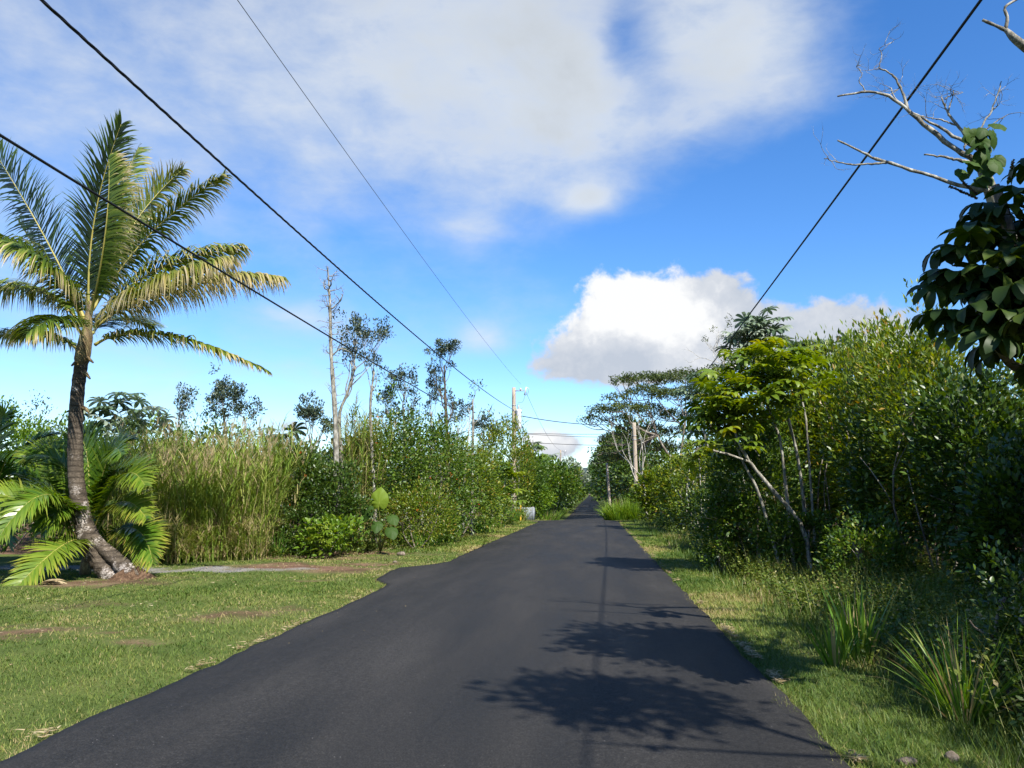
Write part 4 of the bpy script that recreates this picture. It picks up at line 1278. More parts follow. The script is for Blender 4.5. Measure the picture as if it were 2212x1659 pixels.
for k, (dx, Y, top, lb) in enumerate([(845, 41, 850, 'short feathery grey tree between the lanky tree and the broad pale-leaved tree'), (932, 40, 845, 'feathery thin tree filling the skyline between broad and narrow trees'), (990, 42, 880, 'feathery thin tree just right of the narrow dark-leaved tree'), (1045, 47, 915, 'low feathery tree on the skyline between snag and utility pole')]):
    clump_tree('ohia_tree', lb, 'tree', OHIA, [gpt(P(dx, 1110, Y)), P(dx - 2, 1000, Y), P(dx, top + 45, Y)], 0.07, 0.025,
               [(0.5, 0.3, 0.3, 0.9), (0.6, 2.9, 0.3, 0.9), (0.7, 4.2, 0.25, 0.9), (0.8, 0.8, 0.3, 0.8), (0.9, 2.2, 0.3, 0.8), (0.99, 5.0, 0.2, 0.8), (0.99, 1.5, 0.15, 0.8)], 'ohia', 'lichen_bark', 580 + k, 0.12, 26, 0.2, spread=0.35, upb=0.5)


# ---- elephant ear
def heart_mesh(name, mat, seed):
    rng = np.random.default_rng(seed)
    n = 24
    mb = MB()
    a = np.linspace(-math.pi, math.pi, n, endpoint=False)
    rad = 0.42 * (1 + 0.18 * np.cos(a)) * (1 - 0.38 * np.exp(-((np.abs(a) - math.pi) / 0.35) ** 2)) + 0.10 * np.exp(-(a / 0.3) ** 2)
    edge = np.stack([np.sin(a) * rad * 0.85, np.cos(a) * rad, -0.16 * rad ** 2 * 3 + 0.03 * np.sin(a * 6)], -1)
    mid = edge * 0.5
    mid[:, 2] = 0.02 + 0.015 * np.cos(a * 7)
    v = np.concatenate([[[0, -0.05, 0.0]], mid, edge])
    j = np.arange(n)
    k = (j + 1) % n
    mb.add(v, [np.stack([0 * j, 1 + k, 1 + j], -1), np.stack([1 + j, 1 + k, 1 + n + k, 1 + n + j], -1)], 0.5)
    mb.strips(np.array([[0, -0.32, 0.012]]), np.array([[0, 1.0, 0.03]]), 0.85, 0.018, np.array([[1.0, 0, 0]]), 0.12, 3, 0.95)
    return mb.mesh(name, M[mat])


ear = root('elephant_ear', gpt(P(822, 1180, 25.0)), 'elephant-ear plant with a huge bright upright leaf among the bushes', 'plant')
eloc = np.array(ear.location)
HM = heart_mesh('leaf', 'ear', 3)
HM2 = HM.copy()
HM2.materials.clear()
HM2.materials.append(M['vine'])
for (dx, dy, Y, out, up, s, me) in [(819, 1085, 24.4, (0.1, -0.1, 1), (0.15, -1, 0.2), 0.78, HM), (793, 1102, 24.3, (-0.35, -0.2, -1), (-0.3, -0.9, 0.5), 0.62, HM2), (848, 1118, 24.2, (0.5, -0.5, -0.6), (0.2, -0.8, 0.9), 0.5, HM2),
                                    (815, 1133, 24.1, (0, -0.7, -0.7), (0.1, -0.8, 0.8), 0.5, HM2), (845, 1145, 24.0, (0.4, -0.6, -0.7), (0.2, -0.8, 0.6), 0.55, HM2)]:
    p = P(dx, dy, Y)
    leaf_inst(me, ear, eloc, p, out, up, s)
    mb = MB()
    b0 = eloc + np.array([0, 0, 0.05])
    mb.tube(bez(b0, (b0 + p) / 2 + np.array([0, 0, 0.12]), p, 7), np.linspace(0.025, 0.012, 7), 6)
    part(mb, 'stalk', M['stalk'], ear, eloc, True)


# ------------------------------------------------------------------ grass tufts (each blade its own part on the big ones)
def tussock(label, x, y, n, L, w, mat='tussock', seed=1, lean=0.45, droop=1.1, group=None, split=False, dryf=0.12, rad=0.14, name='grass_tuft'):
    rng = np.random.default_rng(seed)
    loc = np.array([x, y, gz1(x, y)])
    r = root(name, loc, label, 'grass tuft', group)
    a = rng.random(n) * 6.283
    b = loc + np.stack([np.cos(a), np.sin(a), 0 * a], -1) * (rad * rng.random(n) ** 0.5)[:, None]
    d = np.stack([np.cos(a), np.sin(a), 0 * a], -1) * (lean * rng.random(n) ** 0.8)[:, None] + np.array([0, 0, 1.0]) + rng.normal(size=(n, 3)) * 0.08
    wd = np.stack([-np.sin(a), np.cos(a), 0 * a], -1) + rng.normal(size=(n, 3)) * 0.4
    Ls = L * (0.45 + 0.6 * rng.random(n))
    dr = droop * (0.3 + 1.0 * rng.random(n) ** 1.5)
    rn = np.where(rng.random(n) < dryf, 0.98, 0.35 + 0.3 * rng.random(n))
    if split:
        for k in range(n):
            mb = MB()
            sl = slice(k, k + 1)
            mb.strips(b[sl], d[sl], Ls[sl], w, wd[sl], dr[sl], 7, rn[sl], 0.2, wprof=[0.6, 0.9, 1.0, 0.95, 0.8, 0.6, 0.35])
            part(mb, 'blade', M[mat], r, loc)
    else:
        mb = MB()
        mb.strips(b, d, Ls, w * (0.7 + 0.6 * rng.random(n)), wd, dr, 5, rn, 0.2, wprof=[0.7, 1.0, 0.9, 0.7, 0.4])
        o = part(mb, 'blades', M[mat], r, loc)
        o['kind'] = 'stuff'
    return r


def G(dx, dy, z=0.0):
    q = ray(dx, dy)
    return C0 + q * ((z - CAM_H) / q[2])


g = G(1858, 1425)
tussock('large upright grass tuft with broad blades on the right roadside, bent tips', g[0], g[1], 66, 0.95, 0.032, seed=3, lean=0.42, droop=0.8, split=True, rad=0.16)
g = G(1805, 1440)
tussock('small splayed grass tuft growing against the large upright tuft', g[0], g[1], 38, 0.66, 0.024, seed=4, lean=0.7, droop=0.5, split=True, rad=0.1)
g = G(2085, 1545)
tussock('wide splayed grass tuft with arching dry tips beside the road stones', g[0], g[1], 150, 0.9, 0.016, seed=5, lean=0.95, droop=1.1, split=True, dryf=0.15, rad=0.12)
g = G(2205, 1500)
tussock('tall thin-bladed grass tuft in the undergrowth beside the splayed tuft', g[0], g[1], 120, 0.9, 0.012, seed=6, lean=0.8, droop=1.0, rad=0.15)
g = G(972, 1172)
tussock('bright spiky grass tuft on the left verge in front of the bushes', g[0], g[1] - 0.3, 120, 1.5, 0.03, seed=7, lean=0.5, droop=0.6, rad=0.2)
g = G(600, 1200)
tussock('yellow-green grass tuft at the foot of the cane grass', g[0], g[1], 130, 1.1, 0.022, seed=8, lean=0.8, droop=1.2, rad=0.25)
g = G(1560, 1215)
tussock('spiky grass tuft on the sunny part of the right verge', g[0], g[1], 70, 0.75, 0.018, seed=9, lean=0.6, droop=0.5, rad=0.15)
for k, (dx, dy) in enumerate([(1325, 1118), (1345, 1116), (1312, 1112), (1362, 1112), (1335, 1108), (1322, 1104)]):
    q = P(dx + 12, 1100, 63 + 0.9 * (k % 3) + (2 if k > 3 else 0))
    tussock('bright yellow-green tall grass mound where the right verge meets the trees', q[0], q[1], 260, 1.75 + 0.25 * (k % 2), 0.05, mat='lime', seed=20 + k, lean=0.8, droop=1.3, group='grass mound by the far right verge', rad=0.7)
rng = np.random.default_rng(91)
for k in range(16):
    t = k / 15.0
    y = 27.5 + 29 * t + rng.normal() * 0.5
    x = -5.9 + 0.7 * t + rng.normal() * 0.25
    tussock('knee-high green grass tuft along the foot of the left bushes', x, y, 130, 0.9 + 0.5 * t, 0.022 + 0.02 * t, seed=60 + k, lean=0.8, droop=1.1, group='grass tufts along the left verge', rad=0.4)
for k in range(8):
    y = 66 + k * 4.2
    tussock('tall green grass tuft on the narrow verge past the grey fence', -3.4 - 0.3 * rng.random(), y, 150, 1.1, 0.05, seed=90 + k, lean=0.8, droop=1.1, group='grass tufts past the grey fence', rad=0.6)


# ------------------------------------------------------------------ lawn, verge and undergrowth (stuff)
def lawn(name, label, n, xr, yr_, L, w, seed, dens, mat='grass', tall=None, power=1.0, lean=0.8):
    rng = np.random.default_rng(seed)
    m = int(n * 2.2)
    u = rng.random(m)
    y = yr_[0] * (yr_[1] / yr_[0]) ** (u ** power)
    x = xr[0] + (xr[1] - xr[0]) * rng.random(m)
    keep = dens(x, y) > rng.random(m)
    x, y = x[keep][:n], y[keep][:n]
    k = len(x)
    sc = np.clip(y / 9.0, 0.8, 3.0)
    z = ground_z(x, y) - 0.004
    a = rng.random(k) * 6.283
    patch = fbm(x * 0.6, y * 0.6, 4)
    h = L * (0.5 + 0.8 * rng.random(k)) * (0.7 + 0.7 * patch)
    if tall is not None:
        h = h * tall(x, y)
    d = np.stack([np.cos(a) * lean, np.sin(a) * lean, 0.55 + 0.7 * rng.random(k)], -1)
    wd = np.stack([-np.sin(a), np.cos(a), 0.2 * rng.normal(size=k)], -1)
    bare = bare_at(x, y)
    rn = np.clip(0.05 + 0.95 * np.clip((fbm(x * 0.55 + 30, y * 0.55, 4) - 0.5) * 1.7 + 0.5, 0, 1) + rng.normal(size=k) * 0.17 + 0.35 * bare * rng.random(k) + (rng.random(k) < 0.08) * 0.4 - 0.16 * (x > 0), 0, 1)
    mb = MB()
    mb.strips(np.stack([x, y, z], -1), d, h, w * sc, wd, 0.8, 2, rn, 0.08, wprof=[1.0, 0.7])
    o = part(mb, name, M[mat])
    tag(o, label, 'grass', kind='stuff')
    return o


def off_road(x, y):
    j = (fbm(x * 0 + y * 2.2, y * 0 + 4, 3) - 0.5) * 0.22
    return np.maximum(road_l(y) - x + j, x - road_r(y) + j)


def d_left(x, y):
    o = road_l(y) - x
    edge = (fbm(x * 0 + y * 2.4, x * 0 + 2.2, 3) - 0.45) * 0.25
    return (o > edge - 0.04) * np.clip(1.0 - 1.25 * blobmask(BARE, x, y) ** 0.6 - 0.5 * np.clip((fbm(x * 0.9 + 50, y * 0.9, 4) - 0.5) * 3, 0, 1) - 0.95 * blobmask(GRAV, x, y), 0.03, 1) * np.where((x < -9) & (y > 20.5), 0.2, 1)


def d_right(x, y):
    o = x - road_r(y)
    edge = (fbm(x * 0 + y * 2.4, x * 0 + 6.2, 3) - 0.45) * 0.25
    return (o > edge - 0.04) * np.clip(1.25 - 0.35 * np.maximum(o - 1.2, 0), 0.1, 1)


lawn('lawn_grass', 'short mown lawn grass with worn brown patches left of the road', 150000, (-13.5, -3.7), (4.2, 26), 0.055, 0.0065, 70, d_left, power=0.9)
lawn('verge_grass', 'short grass strip along the left road edge ahead', 40000, (-7.5, -3.2), (24, 62), 0.10, 0.008, 71, d_left, power=1.0)
lawn('verge_grass', 'mown grass strip along the right road edge', 110000, (1.5, 3.4), (3.6, 60), 0.075, 0.0065, 72, d_right, power=0.9)
lawn('rough_grass', 'rough taller grass between right verge and bushes', 60000, (2.5, 6.5), (4, 60), 0.26, 0.0075, 73, lambda x, y: np.clip((x - road_r(y) - 0.8) / 0.8, 0, 1) * np.clip(1.2 - fbm(x * 0.8, y * 0.8, 3), 0.2, 1), 'weed', lean=0.55)


def litter(name, label, pts, seed, L=0.09, w=0.012):
    rng = np.random.default_rng(seed)
    n = len(pts)
    z = np.maximum(ground_z(pts[:, 0], pts[:, 1]), 0) + 0.006 + 0.03 * rng.random(n)
    a = rng.random(n) * 6.283
    mb = MB()
    mb.strips(np.stack([pts[:, 0], pts[:, 1], z], -1), np.stack([np.cos(a), np.sin(a), 0.25 * rng.random(n)], -1), L * (0.4 + rng.random(n)), w * (0.6 + 0.8 * rng.random(n)),
              np.stack([-np.sin(a), np.cos(a), 0.5 * rng.normal(size=n)], -1), 0.4, 2, rng.random(n))
    o = part(mb, name, M['straw'])
    tag(o, label, 'litter', kind='stuff')


rng = np.random.default_rng(140)
ly = 4 * (15.0 ** rng.random(9000))
lx = np.where(rng.random(9000) < 0.62, road_r(ly) + 0.05 + np.abs(rng.normal(size=9000)) * 0.05, road_l(ly) - 0.05 - np.abs(rng.normal(size=9000)) * 0.07)
keep_ = fbm(lx * 0 + ly * 1.7, ly * 0 + 9, 3) > 0.57
litter('dry_litter', 'bleached dry grass clippings along both edges of the asphalt', np.stack([lx, ly], -1)[keep_], 141, 0.07, 0.010)
bp = []
for (cx_, cy_, rx_, ry_, w_) in BARE + GRAV:
    m_ = int(110 * rx_ * ry_)
    bp.append(np.array([cx_, cy_]) + rng.normal(size=(m_, 2)) * np.array([rx_, ry_]) * 0.9)
bp.append(np.stack([-6.5 - 3.5 * rng.random(2600), 22.0 + 6.5 * rng.random(2600)], -1))
bp = np.concatenate(bp)
bp = bp[bp[:, 0] < road_l(bp[:, 1]) - 0.1]
litter('dry_litter', 'fallen dry leaf bits scattered over the worn lawn patches', bp, 142, 0.06, 0.011)


lawn('lawn_weeds', 'darker broad-bladed weed patches in the lawn left of the road', 16000, (-13.0, -4.0), (4.2, 24), 0.085, 0.011, 74,
     lambda x, y: d_left(x, y) * (fbm(x * 1.1 + 70, y * 1.1, 3) > 0.56), 'weed', lean=1.0)
rl = np.stack([-3.7 + 5.2 * rng.random(90) ** 3, 9 + 30 * rng.random(90)], -1)
mb = MB()
X_, Y_, Z_ = frames(nrm(np.stack([rng.normal(size=90), rng.normal(size=90), 0.15 * rng.random(90)], -1)), np.tile([0, 0, 1.0], (90, 1)))
mb.scatter(OV[0], OV[1], np.stack([rl[:, 0], rl[:, 1], 0.05 + 0.004 * rng.random(90)], -1), X_, Y_, Z_, 0.015 + 0.02 * rng.random(90), 0.5 * rng.random(90))
tag(part(mb, 'dry_litter', M['straw']), 'few tiny dry leaves lying on the asphalt', 'litter', kind='stuff')


def undergrowth(name, label, n, xr, yr_, hh, seed, leaf=0.06, dens=None, mat='weed'):
    """ferns, seedlings and creepers: little upright stalks with paired leaves"""
    rng = np.random.default_rng(seed)
    y = yr_[0] * (yr_[1] / yr_[0]) ** rng.random(n * 2)
    x = xr[0] + (xr[1] - xr[0]) * rng.random(n * 2)
    dn = fbm(x * 0.55 + 3, y * 0.55, 3)
    keep = (dn + 0.25 > rng.random(n * 2) * 1.1)
    if dens is not None:
        keep &= dens(x, y) > rng.random(n * 2)
    x, y = x[keep][:n], y[keep][:n]
    n = len(x)
    z = ground_z(x, y)
    H = hh * (0.35 + 0.9 * fbm(x * 0.7 + 13, y * 0.7, 3)) * (0.6 + 0.7 * rng.random(n))
    a = rng.random(n) * 6.283
    d = nrm(np.stack([np.cos(a) * 0.5, np.sin(a) * 0.5, np.ones(n)], -1))
    mb = MB()
    B = np.stack([x, y, z], -1)
    wd = np.stack([-np.sin(a), np.cos(a), 0 * a], -1)
    mb.strips(B, d, H, 0.007, wd, 0.7, 3, 0.6 + 0.3 * rng.random(n), 0.0)
    k = 12
    t = np.tile(np.linspace(0.25, 1.0, k), n)
    dd = np.repeat(d, k, 0)
    hh_ = np.repeat(H, k)
    drop = np.array([0, 0, -1]) * (0.28 * hh_ * t * t)[:, None]
    pos = np.repeat(B, k, 0) + dd * (hh_ * t)[:, None] + drop
    side = np.tile(np.where(np.arange(k) % 2 == 0, 1.0, -1.0), n)[:, None]
    axis = np.repeat(wd, k, 0) * side + dd * 0.5 + rng.normal(size=pos.shape) * 0.35
    X, Y, Z = frames(axis, nrm(rng.normal(size=pos.shape) * 0.4 + np.array([0, 0, 1.0])))
    rn = np.clip(np.repeat(0.2 + 0.6 * rng.random(n), k) + rng.normal(size=n * k) * 0.12, 0, 1)
    mb.scatter(DI[0], DI[1], pos, X, Y, Z, leaf * (0.6 + 0.7 * rng.random(n * k)) * (1.15 - 0.5 * t), rn)
    o = part(mb, name, M[mat])
    tag(o, label, 'undergrowth', kind='stuff')
    return o


undergrowth('undergrowth', 'tangled ferns and low weeds in the shade under the right-hand trees', 17000, (2.7, 9.0), (4.5, 30), 0.92, 80, 0.075, lambda x, y: np.clip((x - 2.9) / 0.9, 0.03, 1))
undergrowth('undergrowth', 'low weeds along the foot of the right-hand bushes farther on', 2600, (3.4, 9), (28, 64), 0.85, 81, 0.13, lambda x, y: np.clip((x - 3.3) / 1.2, 0.05, 1))
undergrowth('undergrowth', 'low weeds and dry stems along the foot of the left-hand bushes', 2400, (-9.5, -5.6), (22.5, 58), 0.6, 82, 0.10, lambda x, y: (x < np.interp(y, [22, 24, 28, 36, 58], [-8.0, -6.9, -6.2, -5.7, -5.4])) * 1.0)

# ------------------------------------------------------------------ right side
SR = [
    ('broadleaf_bush', 'dark bush behind the bright grass mound on the right verge', 'bush', None, 1408, 66, 1045, 100, dict(mat='mid', n=5200, leaf=0.24, lump=0.3)),
    ('broadleaf_bush', 'light green bush round the foot of the right-hand wooden pole', 'bush', None, 1432, 54, 1012, 100, dict(mat='guava', n=5600, leaf=0.20, sprigs=10)),
    ('broadleaf_bush', 'fresh green bush below the flat-topped tree beside the right pole', 'bush', None, 1485, 46, 985, 125, dict(mat='guava', n=7000, leaf=0.17, sprigs=14, bark_='pale_bark')),
    ('twiggy_bush', 'thin twiggy bush with pale stems between the pole and the umbrella tree', 'bush', None, 1515, 38, 935, 110, dict(mat='guava', n=3200, leaf=0.13, sprigs=16, stems=7, bark_='pale_bark', lump=0.5)),
    ('broadleaf_bush', 'dark low bush at the edge of the sunny right verge', 'bush', None, 1495, 40, 1065, 120, dict(mat='mid', n=5200, leaf=0.12)),
    ('broadleaf_bush', 'dark low bush in front of the twiggy pale-stemmed bush', 'bush', None, 1570, 30, 1055, 140, dict(mat='dark', n=6000, leaf=0.11)),
    ('broadleaf_bush', 'deep green bush behind the leaning umbrella-tree trunks', 'bush', None, 1625, 19.4, 930, 170, dict(mat='mid', n=8500, leaf=0.10, base=0.2, lump=0.45, sprigs=8)),
    ('guava_tree', 'large sunlit guava thicket with upright yellow-green leaves above the dark hollow', 'tree', None, 1835, 23.4, 772, 215, dict(mat='guava', n=14000, leaf=0.161, tmpl='la', base=0.9, up=0.9, sprigs=21, stems=5, bark_='bark', depth=3.2, lump=0.35, stem_r=0.035)),
    ('guava_tree', 'sunlit guava tree beside the largest thicket, reaching towards the dark octopus tree', 'tree', None, 1925, 19.5, 775, 220, dict(mat='guava', n=11000, leaf=0.161, tmpl='la', base=1.0, up=0.8, sprigs=15, stems=5, bark_='bark', depth=3.0, lump=0.4, stem_r=0.03)),
    ('guava_tree', 'guava tree between the umbrella tree and the largest thicket', 'tree', None, 1735, 23.7, 790, 170, dict(mat='guava', n=7500, leaf=0.161, tmpl='la', base=0.9, up=0.8, sprigs=10, stems=4, bark_='bark', lump=0.4)),
    ('guava_tree', 'leafy sapling tree with twiggy top against the cloud, next to the octopus tree', 'tree', None, 2010, 15.8, 712, 190, dict(mat='guava', n=7500, leaf=0.127, tmpl='la', base=1.0, up=0.6, sprigs=17, stems=4, bark_='bark', lump=0.5, stem_r=0.025)),
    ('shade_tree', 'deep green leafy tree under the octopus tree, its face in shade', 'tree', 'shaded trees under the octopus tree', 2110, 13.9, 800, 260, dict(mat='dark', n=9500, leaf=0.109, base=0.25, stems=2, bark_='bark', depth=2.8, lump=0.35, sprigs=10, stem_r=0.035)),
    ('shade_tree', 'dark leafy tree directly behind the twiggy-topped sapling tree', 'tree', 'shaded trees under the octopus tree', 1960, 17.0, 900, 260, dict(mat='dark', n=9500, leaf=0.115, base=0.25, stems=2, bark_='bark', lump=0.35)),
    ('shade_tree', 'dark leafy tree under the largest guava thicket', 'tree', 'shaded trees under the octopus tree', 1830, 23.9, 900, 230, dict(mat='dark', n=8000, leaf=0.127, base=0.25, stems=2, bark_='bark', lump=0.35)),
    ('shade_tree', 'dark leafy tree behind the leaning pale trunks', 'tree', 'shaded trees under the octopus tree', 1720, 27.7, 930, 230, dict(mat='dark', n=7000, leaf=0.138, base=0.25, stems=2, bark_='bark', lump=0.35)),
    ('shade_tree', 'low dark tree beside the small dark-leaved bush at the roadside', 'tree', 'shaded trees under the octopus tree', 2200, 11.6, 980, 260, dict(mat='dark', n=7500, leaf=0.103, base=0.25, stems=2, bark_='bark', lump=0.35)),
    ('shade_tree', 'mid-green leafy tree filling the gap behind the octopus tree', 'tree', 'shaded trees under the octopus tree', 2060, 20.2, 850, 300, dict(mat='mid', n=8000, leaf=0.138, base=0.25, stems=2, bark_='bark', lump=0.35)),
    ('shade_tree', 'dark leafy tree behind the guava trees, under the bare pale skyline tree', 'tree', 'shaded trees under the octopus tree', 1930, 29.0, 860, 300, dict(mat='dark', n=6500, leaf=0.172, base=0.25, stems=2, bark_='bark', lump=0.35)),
    ('broadleaf_bush', 'low dark bush hiding the stems of the ti plants', 'bush', None, 1650, 20.5, 1070, 130, dict(mat='mid', n=6000, leaf=0.085, lump=0.4)),
    ('broadleaf_bush', 'small mid-green bush on the verge edge just before the ti plants', 'bush', None, 1558, 19.6, 1088, 90, dict(mat='mid', n=3200, leaf=0.085, lump=0.5)),
    ('broadleaf_bush', 'low leafy bush at the foot of the leaning pale trunks', 'bush', None, 1725, 18.2, 1105, 130, dict(mat='mid', n=4200, leaf=0.08, lump=0.5)),
    ('broadleaf_bush', 'low weedy bush under the largest guava thicket', 'bush', None, 1880, 14.6, 1125, 170, dict(mat='mid', n=4600, leaf=0.075, lump=0.5)),
    ('broadleaf_bush', 'small dark-leaved bush beside the stones at the right roadside', 'bush', None, 2190, 7.2, 1190, 150, dict(mat='dark', n=2600, leaf=0.055, base=0.0, stems=4, lump=0.5))]
for q, (nm, lb, ct, gp, dx, Y, top, wpx, kw) in enumerate(SR):
    shrub(nm, lb, ct, gp, at_px(dx, Y), Y, hz(dx, top, Y), wpx * Y / 1719.0, seed=400 + q, **kw)

# thin pale stems in the dark hollow
rng = np.random.default_rng(95)
for k in range(12):
    dx = 1560 + 620 * rng.random()
    Y = np.interp(dx, [1560, 1800, 2200], [22, 19.5, 11.5]) + rng.normal() * 0.6
    b = gpt(P(dx, 1000, Y))
    h = 1.6 + 2.0 * rng.random()
    tp = b + np.array([rng.normal() * 0.35 - 0.15, rng.normal() * 0.3, h])
    mb = MB()
    mb.tube(bez(b, (b + tp) / 2 + rng.normal(size=3) * 0.08, tp, 8), np.linspace(0.024, 0.010, 8) * (0.7 + 0.7 * rng.random()), 6)
    o = part(mb, 'bare_sapling', M['bark'], None, b, True)
    o.location = tuple(b)
    tag(o, 'thin bare stem standing in the dark hollow under the right-hand trees', 'sapling', 'thin stems in the dark hollow')

# umbrella tree with leaning pale trunks
tr = [([gpt(P(1752, 1190, 17.84)), P(1735, 1141, 17.75), P(1672, 1062, 17.57), P(1620, 998, 17.57), P(1590, 940, 17.57), P(1570, 850, 17.57)], 0.10, 0.045),
      ([gpt(P(1690, 1170, 18.27)), P(1642, 1074, 18.27), P(1606, 1000, 18.27), P(1583, 938, 18.27), P(1560, 860, 18.27)], 0.07, 0.035),
      ([gpt(P(1750, 1170, 18.62)), P(1727, 1012, 18.62), P(1705, 915, 18.62), P(1684, 828, 18.62), P(1672, 775, 18.62)], 0.08, 0.04),
      ([gpt(P(1715, 1170, 18.10)), P(1690, 985, 18.10), P(1677, 926, 18.10), P(1642, 840, 18.10), P(1625, 790, 18.10)], 0.07, 0.035),
      ([P(1620, 998, 17.57), P(1575, 982, 17.40), P(1532, 968, 17.23), P(1520, 930, 17.23)], 0.05, 0.03),
      ([P(1583, 938, 18.27), P(1620, 960, 17.84), P(1640, 985, 17.57)], 0.03, 0.015),
      ([gpt(P(1762, 1170, 18.27)), P(1745, 960, 18.27), P(1738, 890, 18.27), P(1722, 830, 18.27)], 0.06, 0.03)]
wh = [(1570, 842), (1548, 860), (1600, 850), (1560, 890), (1585, 905), (1610, 885), (1545, 915), (1565, 930), (1672, 770), (1650, 782), (1690, 785), (1625, 790), (1605, 800), (1640, 812), (1665, 815), (1700, 812), (1715, 835),
      (1620, 830), (1650, 845), (1585, 820), (1735, 850), (1690, 850), (1600, 785), (1720, 785), (1740, 810), (1630, 870), (1540, 880), (1575, 870), (1598, 925), (1535, 900), (1655, 870), (1705, 870), (1555, 830), (1610, 910), (1550, 935), (1580, 950), (1600, 940), (1640, 900), (1565, 905), (1530, 925)]
umbrella_tree('umbrella_tree', 'yellow-green umbrella-leaved tree with several pale leaning trunks over the right verge', 'tree', None, tr,
              [(P(x, y, 17.6 + 1.2 * ((k * 7) % 5) / 4 - 0.4), 0.95) for k, (x, y) in enumerate(wh)], ['cec', 'cec2', 'cec'], 'lichen_bark', 61, (6, 8), 1.0)
umbrella_tree('umbrella_tree', 'small bright umbrella-leaved tree beside the pale-stemmed twiggy bush', 'tree', None, [([gpt(P(1515, 1100, 33)), P(1512, 1020, 33), P(1508, 980, 33)], 0.05, 0.03)],
              [(P(x, y, 32.6), 1.0) for (x, y) in [(1505, 968), (1520, 985), (1494, 990), (1512, 1005)]], ['cec', 'cec2'], 'pale_bark', 62, (6, 8), 0.95)
umbrella_tree('silver_leaf_tree', 'silver-leaved tree standing highest on the skyline above the umbrella tree', 'tree', None,
              [([gpt(P(1650, 1100, 36)), P(1648, 900, 36), P(1632, 800, 36), P(1628, 745, 36)], 0.12, 0.05), ([P(1632, 790, 36), P(1655, 745, 36), P(1660, 715, 36)], 0.05, 0.03), ([P(1634, 800, 36), P(1608, 760, 36), P(1596, 735, 36)], 0.05, 0.03)],
              [(P(x, y, 36), 1.3) for (x, y) in [(1634, 700), (1655, 705), (1665, 730), (1640, 725), (1625, 745), (1600, 730), (1655, 750), (1598, 745)]], ['sil'], 'lichen_bark', 63, (7, 9), 1.1)
umbrella_tree('silver_leaf_tree', 'silver-leaved tree top showing between guava thicket and bare pale tree', 'tree', None,
              [([gpt(P(1812, 1100, 30)), P(1812, 850, 30), P(1812, 780, 30)], 0.09, 0.05)],
              [(P(x, y, 30), 1.2) for (x, y) in [(1812, 760), (1795, 765), (1828, 768)]], ['sil'], 'bark', 64, (7, 9), 1.0)
umbrella_tree('silver_leaf_tree', 'silver-leaved tree top just left of the guava thicket skyline', 'tree', None,
              [([gpt(P(1735, 1100, 31)), P(1733, 850, 31), P(1733, 780, 31)], 0.09, 0.05)],
              [(P(x, y, 31), 1.2) for (x, y) in [(1733, 755), (1718, 762), (1750, 765)]], ['sil'], 'bark', 65, (7, 9), 1.0)
umbrella_tree('silver_leaf_tree', 'silver-leaved tree drooping in front of the flat-topped tree, left of the yellow-green leaves', 'tree', None,
              [([gpt(P(1520, 1100, 40)), P(1520, 950, 40), P(1522, 870, 40), P(1510, 835, 40)], 0.09, 0.05), ([P(1522, 870, 40), P(1545, 815, 40), P(1590, 790, 40)], 0.06, 0.05)],
              [(P(x, y, 40), 1.2) for (x, y) in [(1500, 840), (1515, 830), (1490, 852), (1512, 850)]], ['sil'], 'pale_bark', 66, (6, 8), 1.1)
# ti plants
for k, (dx, dy, Y) in enumerate([(1556, 1012, 20.6), (1540, 1062, 20.4)]):
    b = gpt(P(dx + 2, 1100, Y))
    tp = P(dx, dy, Y)
    r = root('ti_plant', b, ['slim ti plant with a high yellow-green rosette among the leaning trunks', 'shorter ti plant with yellow-green strap leaves near the bent bough'][k], 'plant')
    mb = MB()
    mb.tube(bez(b, (b + tp) / 2 + np.array([0.05, 0, 0]), tp, 7), np.linspace(0.022, 0.014, 7), 6)
    part(mb, 'stem', M['pale_bark'], r, b, True)
    rng = np.random.default_rng(k + 5)
    for j in range(13):
        a = j * 2.4
        mb = MB()
        mb.strips(tp[None], np.array([[math.cos(a), math.sin(a), 0.6 + 0.8 * rng.random()]]), 0.5, 0.075, np.array([[-math.sin(a), math.cos(a), 0]]), 1.5, 5, 0.6 + 0.3 * rng.random(), 0.1, wprof=[0.3, 0.8, 1.0, 0.8, 0.5])
        part(mb, 'leaf', M['lime'], r, b)

# fallen pale canes at the edge of the right verge
for k, (a, m_, b, Y) in enumerate([((1722, 1196), (1640, 1160), (1527, 1120), 19.0), ((1700, 1140), (1660, 1110), (1610, 1060), 21.0), ((1765, 1160), (1700, 1105), (1655, 1075), 19.8)]):
    p0, p1, p2 = P(*a, Y), P(*m_, Y + 0.1), P(*b, Y + 0.2)
    p0 = gpt(p0 + (p0 - p1) * 0.3)
    mb = MB()
    c = bez(p0, p1, p2, 16)
    mb.tube(c, np.linspace(0.014, 0.006, 16), 6, 0.5)
    rng = np.random.default_rng(k)
    i0 = rng.integers(8, 16, 16)
    mb.strips(c[i0], nrm((p2 - p0)[None] + rng.normal(size=(16, 3)) * 0.9), 0.45, 0.014, nrm(rng.normal(size=(16, 3))), 0.5, 4, 0.5 + 0.3 * rng.random(16))
    o = part(mb, 'fallen_cane', M['straw'], None, p0)
    o.location = tuple(p0)
    tag(o, ['long fallen tan cane stalk leaning out over the right verge', 'short fallen tan cane behind the leaning trunk', 'leaning tan cane stalk crossing the dark hollow by the trunk foot'][k], 'cane stalk')


